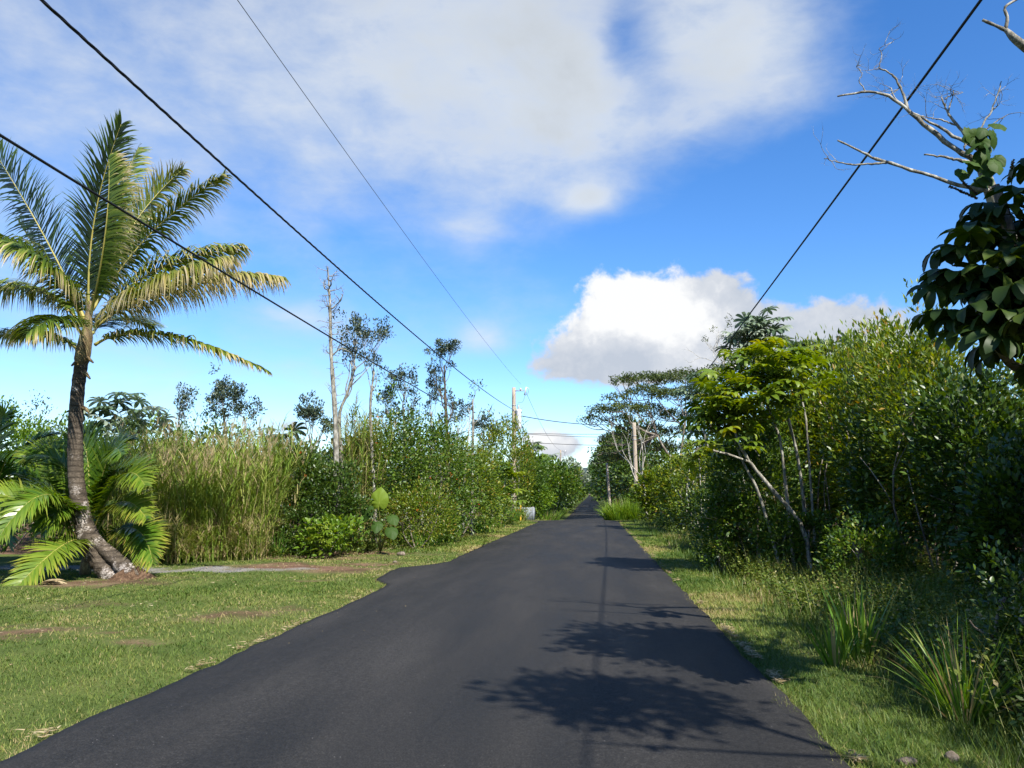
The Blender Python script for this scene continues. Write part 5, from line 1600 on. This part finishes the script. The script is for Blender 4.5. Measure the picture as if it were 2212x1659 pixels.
# ---- flat-topped tree
def flat_tree(name, label, Y, base, fork, pads, seed, bark_='bark', leaf=0.20, dens=78):
    rng = np.random.default_rng(seed)
    b = gpt(P(base[0], base[1], Y))
    loc = b.copy()
    r = root(name, loc, label, 'tree')
    mt = MB()
    fk = [P(*f, Y) for f in fork]
    mt.tube(smooth_path([b] + fk[:1], 8), np.linspace(0.26, 0.17, 8), 9)
    ml = MB()
    for (dx, dy, hw, hh, dY, src) in pads:
        c = P(dx, dy, Y + dY)
        px = Y / 1719.0
        s0 = fk[src] if src >= 0 else fk[0]
        st = fk[0] + (s0 - fk[0]) * 1.0
        # bough sweeping up and outward under the pad
        e = c + np.array([0, 0, -0.25])
        mid = (st + e) / 2 + np.array([(e[0] - st[0]) * 0.10, 0, -0.10 * abs(e[0] - st[0])])
        cb = bez(st, mid, e, 10)
        mt.tube(cb, np.linspace(0.075, 0.03, 10), 6)
        n = int(dens * hw * px * 2 * (hw * px * 1.3) / 1.2)
        nc = max(14, n // 11)
        a = rng.random(nc) * 6.283
        q = np.sqrt(rng.random(nc))
        wob = 0.72 + 0.3 * np.sin(a * 3 + rng.random() * 6) * 0.5 + 0.25 * rng.random(nc)
        X_ = np.cos(a) * q * hw * px * wob
        Y_ = np.sin(a) * q * hw * px * 0.8 * wob
        Z_ = hh * px * (0.8 * (1 - q ** 2) - 0.3) + rng.normal(size=nc) * hh * px * 0.13
        cen = c + np.stack([X_, Y_, Z_], -1)
        leaf_cloud(ml, cen, np.tile([0, 0, 1.0], (nc, 1)), 11, 0.30, leaf, rng, 'di', -0.2, out=0.0, jit=1.0)
        for k in range(5):
            t = cen[rng.integers(nc)] + np.array([0, 0, -0.15])
            s_ = cb[rng.integers(4, 10)]
            mt.tube(bez(s_, (s_ + t) / 2 + np.array([0, 0, -0.25]), t, 5), np.linspace(0.05, 0.018, 5), 5)
    for a_, b_ in zip(fk[:1] * (len(fk) - 1), fk[1:]):
        mt.tube(bez(a_, (a_ + b_) / 2 + rng.normal(size=3) * 0.15, b_, 8), np.linspace(0.14, 0.08, 8), 7)
    part(mt, 'trunk', M[bark_], r, loc, True)
    part(ml, 'crown', M['albizia'], r, loc)
    return r


flat_tree('albizia_tree', 'wide flat-topped tree with tiered canopy beside the right-hand pole', 78, (1480, 1110), [(1470, 1010), (1420, 940), (1480, 920), (1535, 930)], [
    (1400, 818, 85, 16, 0, 2), (1480, 812, 90, 18, 2, 2), (1540, 822, 70, 18, 3, 3), (1345, 822, 30, 10, -1, 1),
    (1400, 846, 70, 17, -2, 1), (1470, 850, 80, 18, 0, 2), (1535, 858, 60, 18, 1, 3), (1325, 858, 32, 12, -3, 1),
    (1345, 882, 70, 14, -4, 1), (1300, 884, 34, 13, -4, 1), (1400, 880, 50, 14, 2, 1),
    (1282, 905, 36, 12, -4, 1), (1345, 903, 42, 9, -3, 1), (1450, 895, 70, 16, 3, 2), (1520, 900, 60, 16, 4, 3),
    (1400, 925, 50, 12, 3, 1), (1470, 930, 60, 16, 5, 2), (1365, 940, 45, 11, -2, 1), (1318, 950, 40, 11, -3, 1), (1420, 965, 60, 14, 4, 2), (1500, 965, 60, 16, 5, 3), (1305, 972, 35, 8, -3, 1), (1345, 985, 50, 11, 0, 1), (1310, 990, 35, 10, 2, 1)], 71)
flat_tree('albizia_tree', 'second flat-topped tree on the skyline behind the umbrella and guava trees', 62, (1690, 1110), [(1690, 950), (1650, 850), (1740, 850)], [
    (1560, 795, 40, 12, 0, 1), (1600, 780, 45, 12, 2, 1), (1680, 775, 60, 14, 0, 1), (1760, 778, 70, 14, 2, 2), (1850, 785, 60, 14, 2, 2), (1930, 790, 50, 14, 3, 2)], 72)
clump_tree('dead_tree', 'pale bare fan-branched tree on the skyline against the right cloud', 'tree', None, [gpt(P(1893, 1100, 42)), P(1893, 900, 42), P(1892, 800, 42)], 0.10, 0.07,
           [(0.9, 0.1, 0.7, 1.5), (0.92, 3.1, 0.7, 1.5), (0.96, 0.6, 0.5, 1.4), (0.98, 2.6, 0.5, 1.5), (0.99, 1.5, 0.2, 1.4), (0.99, 4.6, 0.3, 1.3)], 'ohia', 'pale_bark', 73, depth=3, leafy=0, spread=0.38, upb=0.15)
clump_tree('dead_tree', 'pale bare branching tree leaning left over the flat-topped canopy', 'tree', None, [gpt(P(1610, 1100, 44)), P(1600, 900, 44), P(1585, 810, 44)], 0.10, 0.06,
           [(0.9, 3.1, 0.9, 1.5), (0.94, 2.9, 0.7, 1.4), (0.98, 3.4, 0.5, 1.4), (0.99, 0.3, 0.5, 1.0), (0.99, 2.2, 0.4, 1.2)], 'albizia', 'pale_bark', 74, depth=3, leafy=0.15, spread=0.38, upb=0.1, leaf=0.1)
clump_tree('dead_tree', 'bare whippy pale tree in front of the right pole bushes', 'tree', None, [gpt(P(1398, 1110, 58)), P(1392, 1060, 58), P(1385, 1020, 58)], 0.09, 0.06,
           [(0.5, 3.0, 0.8, 2.2), (0.6, 2.8, 0.5, 2.2), (0.9, 3.2, 0.6, 2.4), (0.98, 0.2, 0.4, 2.2), (0.98, 2.6, 0.3, 2.4)], 'ohia', 'pale_bark', 75, depth=2, leafy=0, spread=0.25, upb=0.3)

# ---- dead branching tree and octopus tree on the near right
DT = 8.3


def dp(l, dY=0.0):
    return [P(x, y, DT + dY + 0.0) for (x, y) in l]


base = gpt(P(2330, 1200, 8.6))
r = root('dead_tree', base, 'grey lichen-covered dead tree whose bare boughs reach over the octopus tree', 'tree')
tk = MB()
tk.tube(smooth_path([base, P(2290, 900, 8.6), P(2225, 640, 8.5), P(2150, 440, DT), P(2118, 350, DT)], 20), np.linspace(0.11, 0.055, 20), 9)
part(tk, 'trunk', M['lichen_bark'], r, base, True)
BR = [([(2135, 412), (2090, 405), (1980, 370), (1900, 345), (1855, 325), (1809, 303)], 0.036, 0.012, -0.2), ([(1915, 352), (1860, 356), (1820, 352), (1780, 343)], 0.018, 0.007, -0.2),
      ([(2105, 345), (2060, 320), (2010, 280), (1962, 238), (1920, 208), (1870, 198), (1809, 208)], 0.046, 0.014, 0.1), ([(1962, 238), (1950, 200), (1930, 165), (1898, 146)], 0.026, 0.010, 0.1),
      ([(1898, 146), (1905, 120), (1900, 105), (1930, 90)], 0.009, 0.003, 0.1), ([(1870, 198), (1856, 175), (1862, 160), (1850, 145)], 0.010, 0.004, 0.1),
      ([(2130, 330), (2080, 305), (2030, 275), (1975, 245), (1940, 220), (1925, 190)], 0.030, 0.010, 0.3), ([(2105, 350), (2070, 345), (2035, 338), (1996, 334)], 0.030, 0.012, 0.5),
      ([(2095, 300), (2060, 262), (2045, 238), (2033, 210)], 0.028, 0.010, 0.0), ([(2066, 270), (2030, 258), (1985, 250)], 0.016, 0.006, 0.0), ([(2048, 240), (2056, 215), (2060, 195)], 0.012, 0.006, 0.0), ([(2040, 215), (2060, 203), (2080, 199)], 0.008, 0.003, 0.0),
      ([(2105, 300), (2140, 240), (2155, 205), (2163, 176)], 0.015, 0.007, -0.3), ([(2140, 240), (2158, 226)], 0.009, 0.005, -0.3), ([(2115, 292), (2150, 265), (2178, 247)], 0.012, 0.005, -0.1),
      ([(2110, 345), (2085, 325), (2090, 300), (2105, 298)], 0.02, 0.012, 0.2), ([(1905, 205), (1930, 200), (1945, 188)], 0.008, 0.004, 0.1)]
rng = np.random.default_rng(17)
for (pts, r0, r1, dY) in BR:
    mb = MB()
    pp = smooth_path(dp(pts, dY), 22)
    pp[1:-1] += rng.normal(size=(20, 3)) * 0.004
    mb.tube(pp, np.linspace(r0, r1, 22) * 0.66 * (1 + 0.10 * rng.normal(size=22)), 8)
    tips = []
    for k in range(3):
        s_ = pp[rng.integers(14, 22)]
        if r1 < 0.011:
            grow(mb, tips, s_, nrm(rng.normal(size=3) + np.array([-0.4, 0, 0.6])), 0.10 + 0.12 * rng.random(), 0.0035, 2, rng, 0.5, 0.1)
    part(mb, 'branch', M['lichen_bark'], r, base, True)
for k in range(26):       # climbing vine leaves wrapped on the fork
    p = P(2116 + rng.normal() * 18, 335 + rng.normal() * 34, DT - 0.25 + rng.normal() * 0.12)
    leaf_inst(HM2, r, base, p, nrm(np.array([rng.normal() * 0.7, -0.3 + rng.normal() * 0.4, -0.9])), nrm(np.array([rng.normal() * 0.8, -0.7, 0.5 + rng.normal() * 0.5])), 0.17 + 0.09 * rng.random(), 'vine_leaf')
base2 = gpt(P(2560, 300, 9.5))
r = root('dead_tree', base2, 'second dead tree, only a broken forked bough showing high above', 'tree')
tk = MB()
tk.tube(smooth_path([base2, base2 + np.array([-0.1, 0, 3.2]), P(2380, 230, 8.3), P(2212, 100, 7.8), P(2172, 64, 7.8)], 20), np.linspace(0.11, 0.022, 20), 9)
part(tk, 'trunk', M['lichen_bark'], r, base2, True)
for pts, r0, r1 in [([(2174, 66), (2150, 55), (2122, 43)], 0.018, 0.012), ([(2172, 64), (2176, 38), (2170, 18), (2185, 5), (2212, -8)], 0.016, 0.011)]:
    mb = MB()
    mb.tube(smooth_path([P(x, y, 7.8) for (x, y) in pts], 12), np.linspace(r0, r1, 12) * (1 + 0.1 * rng.normal(size=12)), 8)
    part(mb, 'branch', M['lichen_bark'], r, base2, True)

base = gpt(P(2290, 1100, 6.9))
ob = [([base, P(2262, 900, 6.9), P(2225, 700, 6.8), P(2190, 560, 6.7), P(2172, 470, 6.7), P(2150, 400, 6.7)], 0.075, 0.035), ([P(2225, 700, 6.8), P(2160, 690, 6.6), P(2120, 650, 6.5), P(2110, 590, 6.5)], 0.045, 0.03),
      ([P(2240, 800, 6.85), P(2190, 790, 6.4), P(2150, 740, 6.2)], 0.045, 0.03), ([P(2190, 560, 6.7), P(2240, 500, 6.6), P(2270, 440, 6.6)], 0.04, 0.03)]
wh = [(2080, 600, 6.3), (2105, 555, 6.5), (2060, 640, 6.4), (2095, 680, 6.2), (2130, 640, 6.2), (2150, 590, 6.3), (2175, 520, 6.5), (2150, 455, 6.6), (2200, 470, 6.4), (2200, 580, 6.3), (2215, 650, 6.2), (2170, 690, 6.1), (2130, 730, 6.1),
      (2175, 735, 6.0), (2215, 740, 6.0), (2250, 560, 6.5), (2260, 660, 6.4), (2265, 440, 6.6), (2200, 400, 6.8), (2120, 680, 6.1), (2070, 570, 6.4), (2120, 600, 6.2), (2290, 740, 6.4), (2145, 520, 6.8)]
umbrella_tree('octopus_tree', 'dark glossy octopus tree with big drooping leaves overhanging the right roadside', 'tree', None, ob,
              [(P(w[0] + 32, w[1], w[2]), 0.8) for w in wh], ['oct', 'oct2'], 'bark', 81, (4, 6), 0.86, 0.0)
octo = bpy.data.objects['octopus_tree']
for (a, b) in [((2110, 440), (2052, 415)), ((2112, 432), (2080, 405)), ((2180, 400), (2190, 360))]:
    p0, p1 = P(*a, 6.7), P(*b, 6.5)
    mb = MB()
    mb.tube([p0, (p0 + p1) / 2, p1], [0.008, 0.007, 0.004], 6)
    c = bez(p0, (p0 + p1) / 2, p1, 26)
    for q in c:
        for k in range(4):
            d = rdir(1, rng)[0]
            mb.tube([q, q + d * 0.014], [0.006, 0.004], 5)
    part(mb, 'flower_spike', M['dark_bark'], octo, base, True)

# unseen trees added beside the camera, outside the frame, to shade verge and road
NEAR_SHADE = [(5.0, 4.1, 7.7, 1.6, 'dark', 6.5), (6.9, 5.6, 6.2, 3.0, 'dark', 1.2), (7.6, 9.6, 5.6, 2.8, 'mid', 1.0), (9.2, 4.5, 7.5, 4.0, 'mid', 1.6), (4.4, 1.2, 7.8, 1.1, 'dark', 6.8), (9.0, 0.5, 8.2, 4.2, 'mid', 1.6), (10.5, 9.0, 6.5, 3.6, 'dark', 1.6), (7.6, -3.0, 7.2, 4.0, 'mid', 1.6)]  # high-based ones are just compact crowns, shaped for the shadow they cast
for k, (x, y, h, w, mt_, bs_) in enumerate(NEAR_SHADE):
    shrub('shade_tree', 'unseen leafy tree added beside the viewpoint to shade the near verge and road', 'tree', 'unseen shade trees added beside the viewpoint', x, y, h, w, mat=mt_, n=int(1000 * w * w) if bs_ > 5 else 7000, leaf=0.16, base=bs_, seed=500 + k, stems=1 if bs_ > 5 else 4, lump=0.4, stem_r=0.06)

# ------------------------------------------------------------------ far tree walls along the road
rng = np.random.default_rng(120)
FAR_L = 'trees lining the far left side of the road'
FAR_R = 'trees lining the far right side of the road'
for k in range(22):
    y = 84 * (1.115 ** k)
    h = 3.0 + 0.8 * rng.random() + 0.013 * y
    w = 4.2 + 0.045 * y * 0.6
    x = -2.6 - w / 2 - 0.5 * rng.random() - 0.3
    shrub('roadside_tree', 'green roadside tree in the far row along the left road edge', 'tree', FAR_L, x, y, min(h, 12), w, mat=['mid', 'dark', 'guava'][k % 3], n=3000, leaf=0.30 + 0.002 * y, base=0.15, seed=600 + k, stems=1, lump=0.3, depth=w * 1.5, tmpl='di', spread=0.6)
for k in range(22):
    y = 98 * (1.11 ** k)
    h = 7.8 + 1.6 * rng.random() + 0.016 * y
    w = 5.2 + 0.03 * y
    x = 2.3 + w / 2 - 0.010 * min(y, 250) + 0.5 * rng.random()
    shrub('roadside_tree', 'dark roadside tree in the far row along the right road edge', 'tree', FAR_R, x, y, min(h, 14), w, mat=['dark', 'dark', 'mid'][k % 3], n=3200, leaf=0.32 + 0.002 * y, base=0.3, seed=660 + k, stems=1, lump=0.3, depth=w * 1.5, tmpl='di', spread=0.65)
shrub('roadside_tree', 'rounded tree with fuller crown standing above the far left row', 'tree', None, at_px(1238, 105), 105, hz(1238, 1001, 105), 3.6, mat='silver', n=2600, leaf=0.36, base=3.0, seed=701, stems=2, tmpl='di', spread=0.45, lump=0.45)
for k, (dx, dy, Y, lb) in enumerate([(1156, 975, 88, 'thin-stemmed umbrella-topped tree poking above the far left bushes'), (1180, 998, 92, 'low umbrella-topped tree next to the thin-stemmed one')]):
    umbrella_tree('papaya_tree', lb, 'tree', None, [([gpt(P(dx, 1080, Y)), P(dx, 1030, Y), P(dx + 1, dy + 6, Y)], 0.09, 0.06)], [(P(dx, dy, Y), 2.0), (P(dx, dy + 5, Y), 2.0)], ['sil', 'cec'], 'pale_bark', 710 + k, (6, 8), 1.2)
# second rank behind the left and right bushes so that no bare ground shows through
for k, (x, y, h, w) in enumerate([(-19, 34, 4.0, 7), (-14, 38, 4.0, 6), (-25, 38, 4.2, 9), (-11.5, 44, 4.2, 6), (-18, 52, 4.6, 9), (-10.5, 56, 4.6, 6), (-32, 50, 5, 11), (-10, 68, 5, 6), (-27, 30, 3.4, 7)]):
    shrub('thicket_tree', 'green tree in the thicket behind the left-hand bushes', 'tree', 'thicket trees behind the left bushes', x, y, h, w, mat=['mid', 'dark', 'guava'][k % 3], n=4200, leaf=0.24, base=0.2, seed=730 + k, stems=2, tmpl='di', spread=0.5)
for k, (x, y, h, w) in enumerate([(9.5, 30, 6.0, 6), (13, 26, 6.2, 7), (8.5, 38, 6.0, 5.5), (8.0, 48, 5.0, 5), (13, 40, 7, 8), (15, 20, 6.5, 7), (10.5, 58, 6.5, 7), (9.5, 72, 6.0, 6), (17, 32, 7, 8), (11.5, 15, 5.6, 5)]):
    shrub('thicket_tree', 'green tree in the thicket behind the right-hand trees', 'tree', 'thicket trees behind the right trees', x, y, h, w, mat=['dark', 'mid', 'guava'][k % 3], n=4600, leaf=0.22, base=0.3, seed=760 + k, stems=2, tmpl='di', spread=0.5)
# the wood that closes the country beyond
mb = MB()
rng = np.random.default_rng(130)
cx = np.concatenate([-np.exp(rng.uniform(np.log(14), np.log(900), 2600)), np.exp(rng.uniform(np.log(16), np.log(900), 2600))])
cyy = np.exp(rng.uniform(np.log(70), np.log(1800), 5200))
cyy = np.where(np.abs(cx) < 30, np.maximum(cyy, 90), cyy)
hh = 2.6 + 2.2 * fbm(cx * 0.05, cyy * 0.05, 3)
cc = np.stack([cx, cyy, prof(cyy) + hh * (0.35 + 0.65 * rng.random(5200))], -1)
leaf_cloud(mb, cc, np.tile([0, 0, 1.0], (5200, 1)), 14, 1.6 + 0.004 * cyy, 1.0, rng, 'di', 0.0, jit=1.0)
o = part(mb, 'far_wood', M['dark'])
tag(o, 'low dark green forest covering the flat country far beyond the road', 'forest', kind='stuff')

# ------------------------------------------------------------------ utility poles, cables
LPX = -5.45


def pole(label, x, y, h, r0=0.19, r1=0.13, tank=False, arm=False, lean=(0, 0), group=None):
    z0 = gz1(x, y)
    loc = np.array([x, y, z0])
    r = root('utility_pole', loc, label, 'utility pole', group)
    mb = MB()
    top = loc + np.array([lean[0], lean[1], h])
    rr = np.random.default_rng(int(abs(y) * 10))
    mb.tube([loc + (top - loc) * t - np.array([0, 0, 0.2 * (t == 0)]) for t in np.linspace(0, 1, 14)], np.linspace(r0, r1, 14) * (1 + 0.02 * rr.normal(size=14)), 12)
    part(mb, 'shaft', M['pole'], r, loc, True)
    if arm:
        mb = MB()
        zt = z0 + h - 0.25
        mb.tube([np.array([x, y - 0.05, zt]), np.array([x + 0.75, y - 0.05, zt])], 0.035, 8)
        part(mb, 'arm', M['steel'], r, loc, True)
        mb = MB()
        px = x + 0.5
        mb.tube([np.array([px, y - 0.05, zt + q]) for q in (0.03, 0.06, 0.07, 0.10, 0.11, 0.15, 0.16, 0.2)], [0.05, 0.09, 0.09, 0.06, 0.09, 0.08, 0.05, 0.03], 10)
        part(mb, 'insulator', M['porcelain'], r, loc, True)
        mb = MB()
        fx = x + 0.85
        mb.tube([np.array([fx - 0.08, y, zt - 0.32]), np.array([fx + 0.0, y, zt]), np.array([fx + 0.05, y, zt + 0.28])], 0.045, 8)
        mb.tube([np.array([fx + 0.05, y, zt + 0.26]), np.array([fx + 0.24, y, zt + 0.18]), np.array([fx + 0.18, y, zt - 0.2]), np.array([fx - 0.04, y, zt - 0.34])], 0.022, 6)
        part(mb, 'fuse_cutout', M['porcelain'], r, loc, True)
        mb = MB()
        mb.tube(smooth_path([np.array([fx - 0.05, y, zt - 0.35]), np.array([fx - 0.2, y, zt - 0.8]), np.array([x + 0.3, y, zt - 0.9]), np.array([x + 0.3, y - 0.1, zt - 1.5])], 12), 0.012, 5)
        part(mb, 'jumper_lead', M['wire'], r, loc, True)
    if tank:
        tx, ty = x + 0.36, y - 0.12
        zb = z0 + h - 3.05
        mb = MB()
        hs = [0, 0.02, 0.05, 1.28, 1.32, 1.40, 1.44]
        mb.tube([np.array([tx, ty, zb + q]) for q in hs], [0.15, 0.19, 0.2, 0.2, 0.215, 0.215, 0.12], 16)
        tk_ = part(mb, 'transformer_tank', M['tank'], r, loc, True)
        mb = MB()
        mb.tube([np.array([tx, ty, zb + 1.42 + q]) for q in (0, 0.08, 0.1, 0.18, 0.2, 0.3)], [0.05, 0.05, 0.07, 0.04, 0.06, 0.03], 8)
        part(mb, 'bushing', M['porcelain'], tk_, loc, True)
        mb = MB()
        mb.tube(smooth_path([np.array([tx + 0.15, ty, zb + 1.4]), np.array([tx + 0.26, ty, zb + 1.55]), np.array([tx + 0.24, ty, zb + 1.62])], 6), 0.02, 6)
        part(mb, 'lug', M['steel'], tk_, loc, True)
    for q in (0.25, 0.75):
        mb = MB()
        zb = z0 + h * (0.8 + 0.08 * q)
        mb.tube([np.array([x + lean[0] * 0.8, y + lean[1] * 0.8, zb]), np.array([x + lean[0] * 0.8, y + lean[1] * 0.8, zb + 0.06])], r1 + 0.03, 12)
        part(mb, 'band', M['steel'], r, loc, True)
    return r


PT = P(1110, 837, 57)
pole('weathered wooden utility pole with white transformer tank on the left roadside', PT[0], 57, PT[2] - gz1(PT[0], 57), tank=True, arm=True)
P2 = P(1211, 972, 145)
pole('distant wooden utility pole above the far left tree row', P2[0], 145, P2[2] - gz1(P2[0], 145), 0.19, 0.13, arm=True)
P3 = P(1371, 913, 72)
pole('plain weathered wooden pole standing before the flat-topped tree', P3[0] + 0.05, 72, P3[2] - gz1(P3[0], 72), 0.22, 0.17, lean=(-0.12, 0))
P4 = P(1314, 1000, 84)
pole('short pale leaning pole beside the bright grass mound', P4[0] + 0.15, 84, P4[2] - gz1(P4[0], 84), 0.17, 0.12, lean=(-0.3, 0))
pole('wooden utility pole behind the viewpoint carrying the left cables', LPX, -31, 9.6, arm=True)
pole('wooden pole behind the viewpoint carrying the right cable', 4.0, -20, 8.6)


def cable(label, a, b, sag, rad, mat='cable', n=60, twist=0.0, name='cable'):
    a, b = np.asarray(a, float), np.asarray(b, float)
    t = np.linspace(0, 1, n)
    p = a + (b - a) * t[:, None]
    p[:, 2] -= 4 * sag * t * (1 - t)
    mb = MB()
    if twist:
        tt = np.linspace(0, 1, n * 12)
        q = a + (b - a) * tt[:, None]
        q[:, 2] -= 4 * sag * tt * (1 - tt)
        ln = np.linalg.norm(b - a)
        for ph in (0, 2.094, 4.189):
            an = tt * ln / 0.9 * 6.283 + ph
            e = q + np.stack([np.cos(an), 0 * an, np.sin(an)], -1) * rad * 0.55
            mb.tube(e, rad * 0.62, 5)
    else:
        mb.tube(p, rad, 7)
    o = part(mb, name, M[mat], None, a, True)
    o.location = tuple(a)
    return tag(o, label, 'cable')


zA, zB, zC = P(1110, 886, 57)[2], P(1110, 946, 57)[2], P(1122, 830, 57)[2]
cable('thick twisted black power cable sweeping overhead to the transformer pole', (LPX, -31, zA), (PT[0] + 0.0, 56.85, zA), 1.17, 0.018, twist=1)
cable('lower black cable passing in front of the palm crown to the pole', (LPX, -31, zB), (PT[0], 56.85, zB), 0.77, 0.0155)
cable('thin bare wire running high overhead to the pole-top insulator', (LPX + 0.5, -31, zC), (PT[0] + 0.5, 56.95, zC), 0.95, 0.006, 'wire')
zD = P(1362, 985, 72)[2]
cable('black cable sloping down from overhead to the plain right-hand pole', (4.0, -20, 8.25), (P3[0] - 0.02, 71.8, zD), 0.73, 0.016)
z2 = P(1211, 985, 145)[2]
cable('black power cable sagging from the transformer pole to the distant pole', (PT[0] + 0.15, 57.2, zA - 0.3), (P2[0], 145, z2 - 0.4), 2.4, 0.03)
cable('thin bare wire from the fuse holder to the distant pole top', (PT[0] + 0.85, 57, zC - 0.5), (P2[0] + 0.5, 145, P2[2]), 1.3, 0.012, 'wire')
cable('thin bare wire going on beyond the distant pole', (P2[0] + 0.5, 145, P2[2]), (P2[0] + 0.5, 235, 10.0), 1.5, 0.014, 'wire')
cable('black service cable crossing the road to the top of the right-hand pole', P(1114, 896, 57), P(1368, 915, 72), 0.35, 0.028, twist=0)
cable('upper of the thin cables crossing the road from mid-pole', P(1112, 935, 57), P(1400, 935, 78), 0.12, 0.018)
cable('middle thin cable crossing the road close under the upper one', P(1112, 936, 57), P(1400, 943, 78), 0.15, 0.018)
cable('lowest thin cable crossing the road from low on the pole', P(1112, 954, 57), P(1400, 962, 78), 0.12, 0.02)
cable('service cable running from the pole back over the left trees', P(1106, 895, 57), P(830, 960, 60), 0.5, 0.022)
cable('second thin service cable from the pole down into the left trees', P(1106, 902, 57), P(850, 985, 60), 0.3, 0.018)
cable('low black guy cable running from the pole down beyond the bushes', P(1113, 962, 57.3), P(1165, 1015, 75), 0.2, 0.028)

# ------------------------------------------------------------------ fence, post, box, stones
A = gpt(P(1119, 1120, 57.6))
B = gpt(P(1155.5, 1118, 60.2))
r = root('board_fence', A, 'short grey board fence panel behind the yellow post by the side turning', 'fence')
ax = B - A
ln = np.linalg.norm(ax[:2])
ax = np.array([ax[0], ax[1], 0]) / ln
ay = np.array([-ax[1], ax[0], 0])
nb = 9
rng = np.random.default_rng(3)
base_me = None
for k in range(nb):
    mb = MB()
    w_ = ln / nb
    hgt = 1.0 + rng.normal() * 0.008
    c = A + ax * (w_ * (k + 0.5)) + np.array([0, 0, 0.02 + hgt / 2]) + ay * (0.006 * (k % 2))
    box(mb, c, w_ * 0.965, 0.022, hgt, ax, ay)
    part(mb, 'board', M['panel'], r, A)
for zz in (0.25, 0.8):
    mb = MB()
    box(mb, A + ax * ln / 2 + ay * 0.045 + np.array([0, 0, zz]), ln, 0.04, 0.08, ax, ay)
    part(mb, 'rail', M['panel'], r, A)
for t in (0.03, 0.97):
    mb = MB()
    box(mb, A + ax * ln * t + ay * 0.11 + np.array([0, 0, 0.5]), 0.09, 0.09, 1.1, ax, ay)
    part(mb, 'post', M['pole'], r, A)
p = gpt(P(1124.5, 1122, 56.6))
r = root('marker_post', p, 'yellow round marker post with black bands before the grey fence', 'post')
mb = MB()
mb.tube([p + np.array([0, 0, q]) for q in (-0.1, 0.2, 0.6, 1.10, 1.16, 1.19)], [0.055, 0.055, 0.055, 0.055, 0.045, 0.015], 14)
part(mb, 'pipe', M['yellow'], r, p, True)
for q in (0.56, 0.80):
    mb = MB()
    mb.tube([p + np.array([0, 0, q]), p + np.array([0, 0, q + 0.07])], 0.0585, 14)
    part(mb, 'band', M['black'], r, p, True)
p = gpt(P(1116, 1121, 57.0))
r = root('letter_box', p, 'small orange box on a post half hidden beside the yellow marker post', 'box')
mb = MB()
mb.tube([p + np.array([0, 0, -0.1]), p + np.array([0, 0, 0.72])], 0.035, 8)
part(mb, 'post', M['pole'], r, p, True)
mb = MB()
n = 10
a = np.linspace(0, math.pi, n)
prof_ = np.concatenate([[[-0.11, 0.0]], np.stack([-0.11 * np.cos(a), 0.10 + 0.08 * np.sin(a)], -1), [[0.11, 0.0]]])
v0 = [p + np.array([-0.2, q[0], 0.72 + q[1]]) for q in prof_]
v1 = [p + np.array([0.2, q[0], 0.72 + q[1]]) for q in prof_]
m_ = len(prof_)
qd = [[k, k + 1, m_ + k + 1, m_ + k] for k in range(m_ - 1)] + [[m_ - 1, 0, m_, 2 * m_ - 1]]
tri0 = [[0, k + 1, k] for k in range(1, m_ - 1)] + [[m_, m_ + k, m_ + k + 1] for k in range(1, m_ - 1)]
mb.add(v0 + v1, [np.array(qd), np.array(tri0)])
part(mb, 'shell', M['orange'], r, p)
mb = MB()
box(mb, p + np.array([0.204, 0, 0.80]), 0.008, 0.19, 0.14)
part(mb, 'door', M['black'], r, p)


def stone(label, dx, dy, s, seed):
    g_ = G(dx, dy)
    rng_ = np.random.default_rng(seed)
    n, m = 14, 8
    k = rng_.normal(size=(7, 3)) * 2
    ph = rng_.random(7) * 6.28
    vv = []
    for a in range(m + 1):
        th = math.pi * a / m
        for b in range(n):
            f = 6.283 * b / n
            u = np.array([math.sin(th) * math.cos(f), math.sin(th) * math.sin(f), math.cos(th)])
            rr = 1 + 0.13 * np.sin(k @ u + ph).sum() / 1.5
            vv.append(u * rr * np.array(s))
    i = np.arange(m)[:, None] * n
    j = np.arange(n)[None]
    kk = (j + 1) % n
    mb = MB()
    loc = np.array([g_[0], g_[1], gz1(g_[0], g_[1]) + s[2] * 0.45])
    mb.add(np.array(vv), np.stack([i + j, i + n + j, i + n + kk, i + kk], -1).reshape(-1, 4))
    o = part(mb, 'stone', M['rock'], None, (0, 0, 0), True)
    o.location = tuple(loc)
    tag(o, label, 'stone')


stone('angular grey stone lying in the grass at the right road edge', 1962, 1648, (0.06, 0.04, 0.032), 1)
stone('rounded tan stone half sunk in grass beside the splayed tuft', 2056, 1642, (0.055, 0.045, 0.042), 2)
stone('small pale stone at the foot of the left flowering bushes', 853, 1213, (0.06, 0.05, 0.035), 3)
stone('dark rough stone below the elephant-ear plant', 868, 1200, (0.13, 0.10, 0.08), 4)
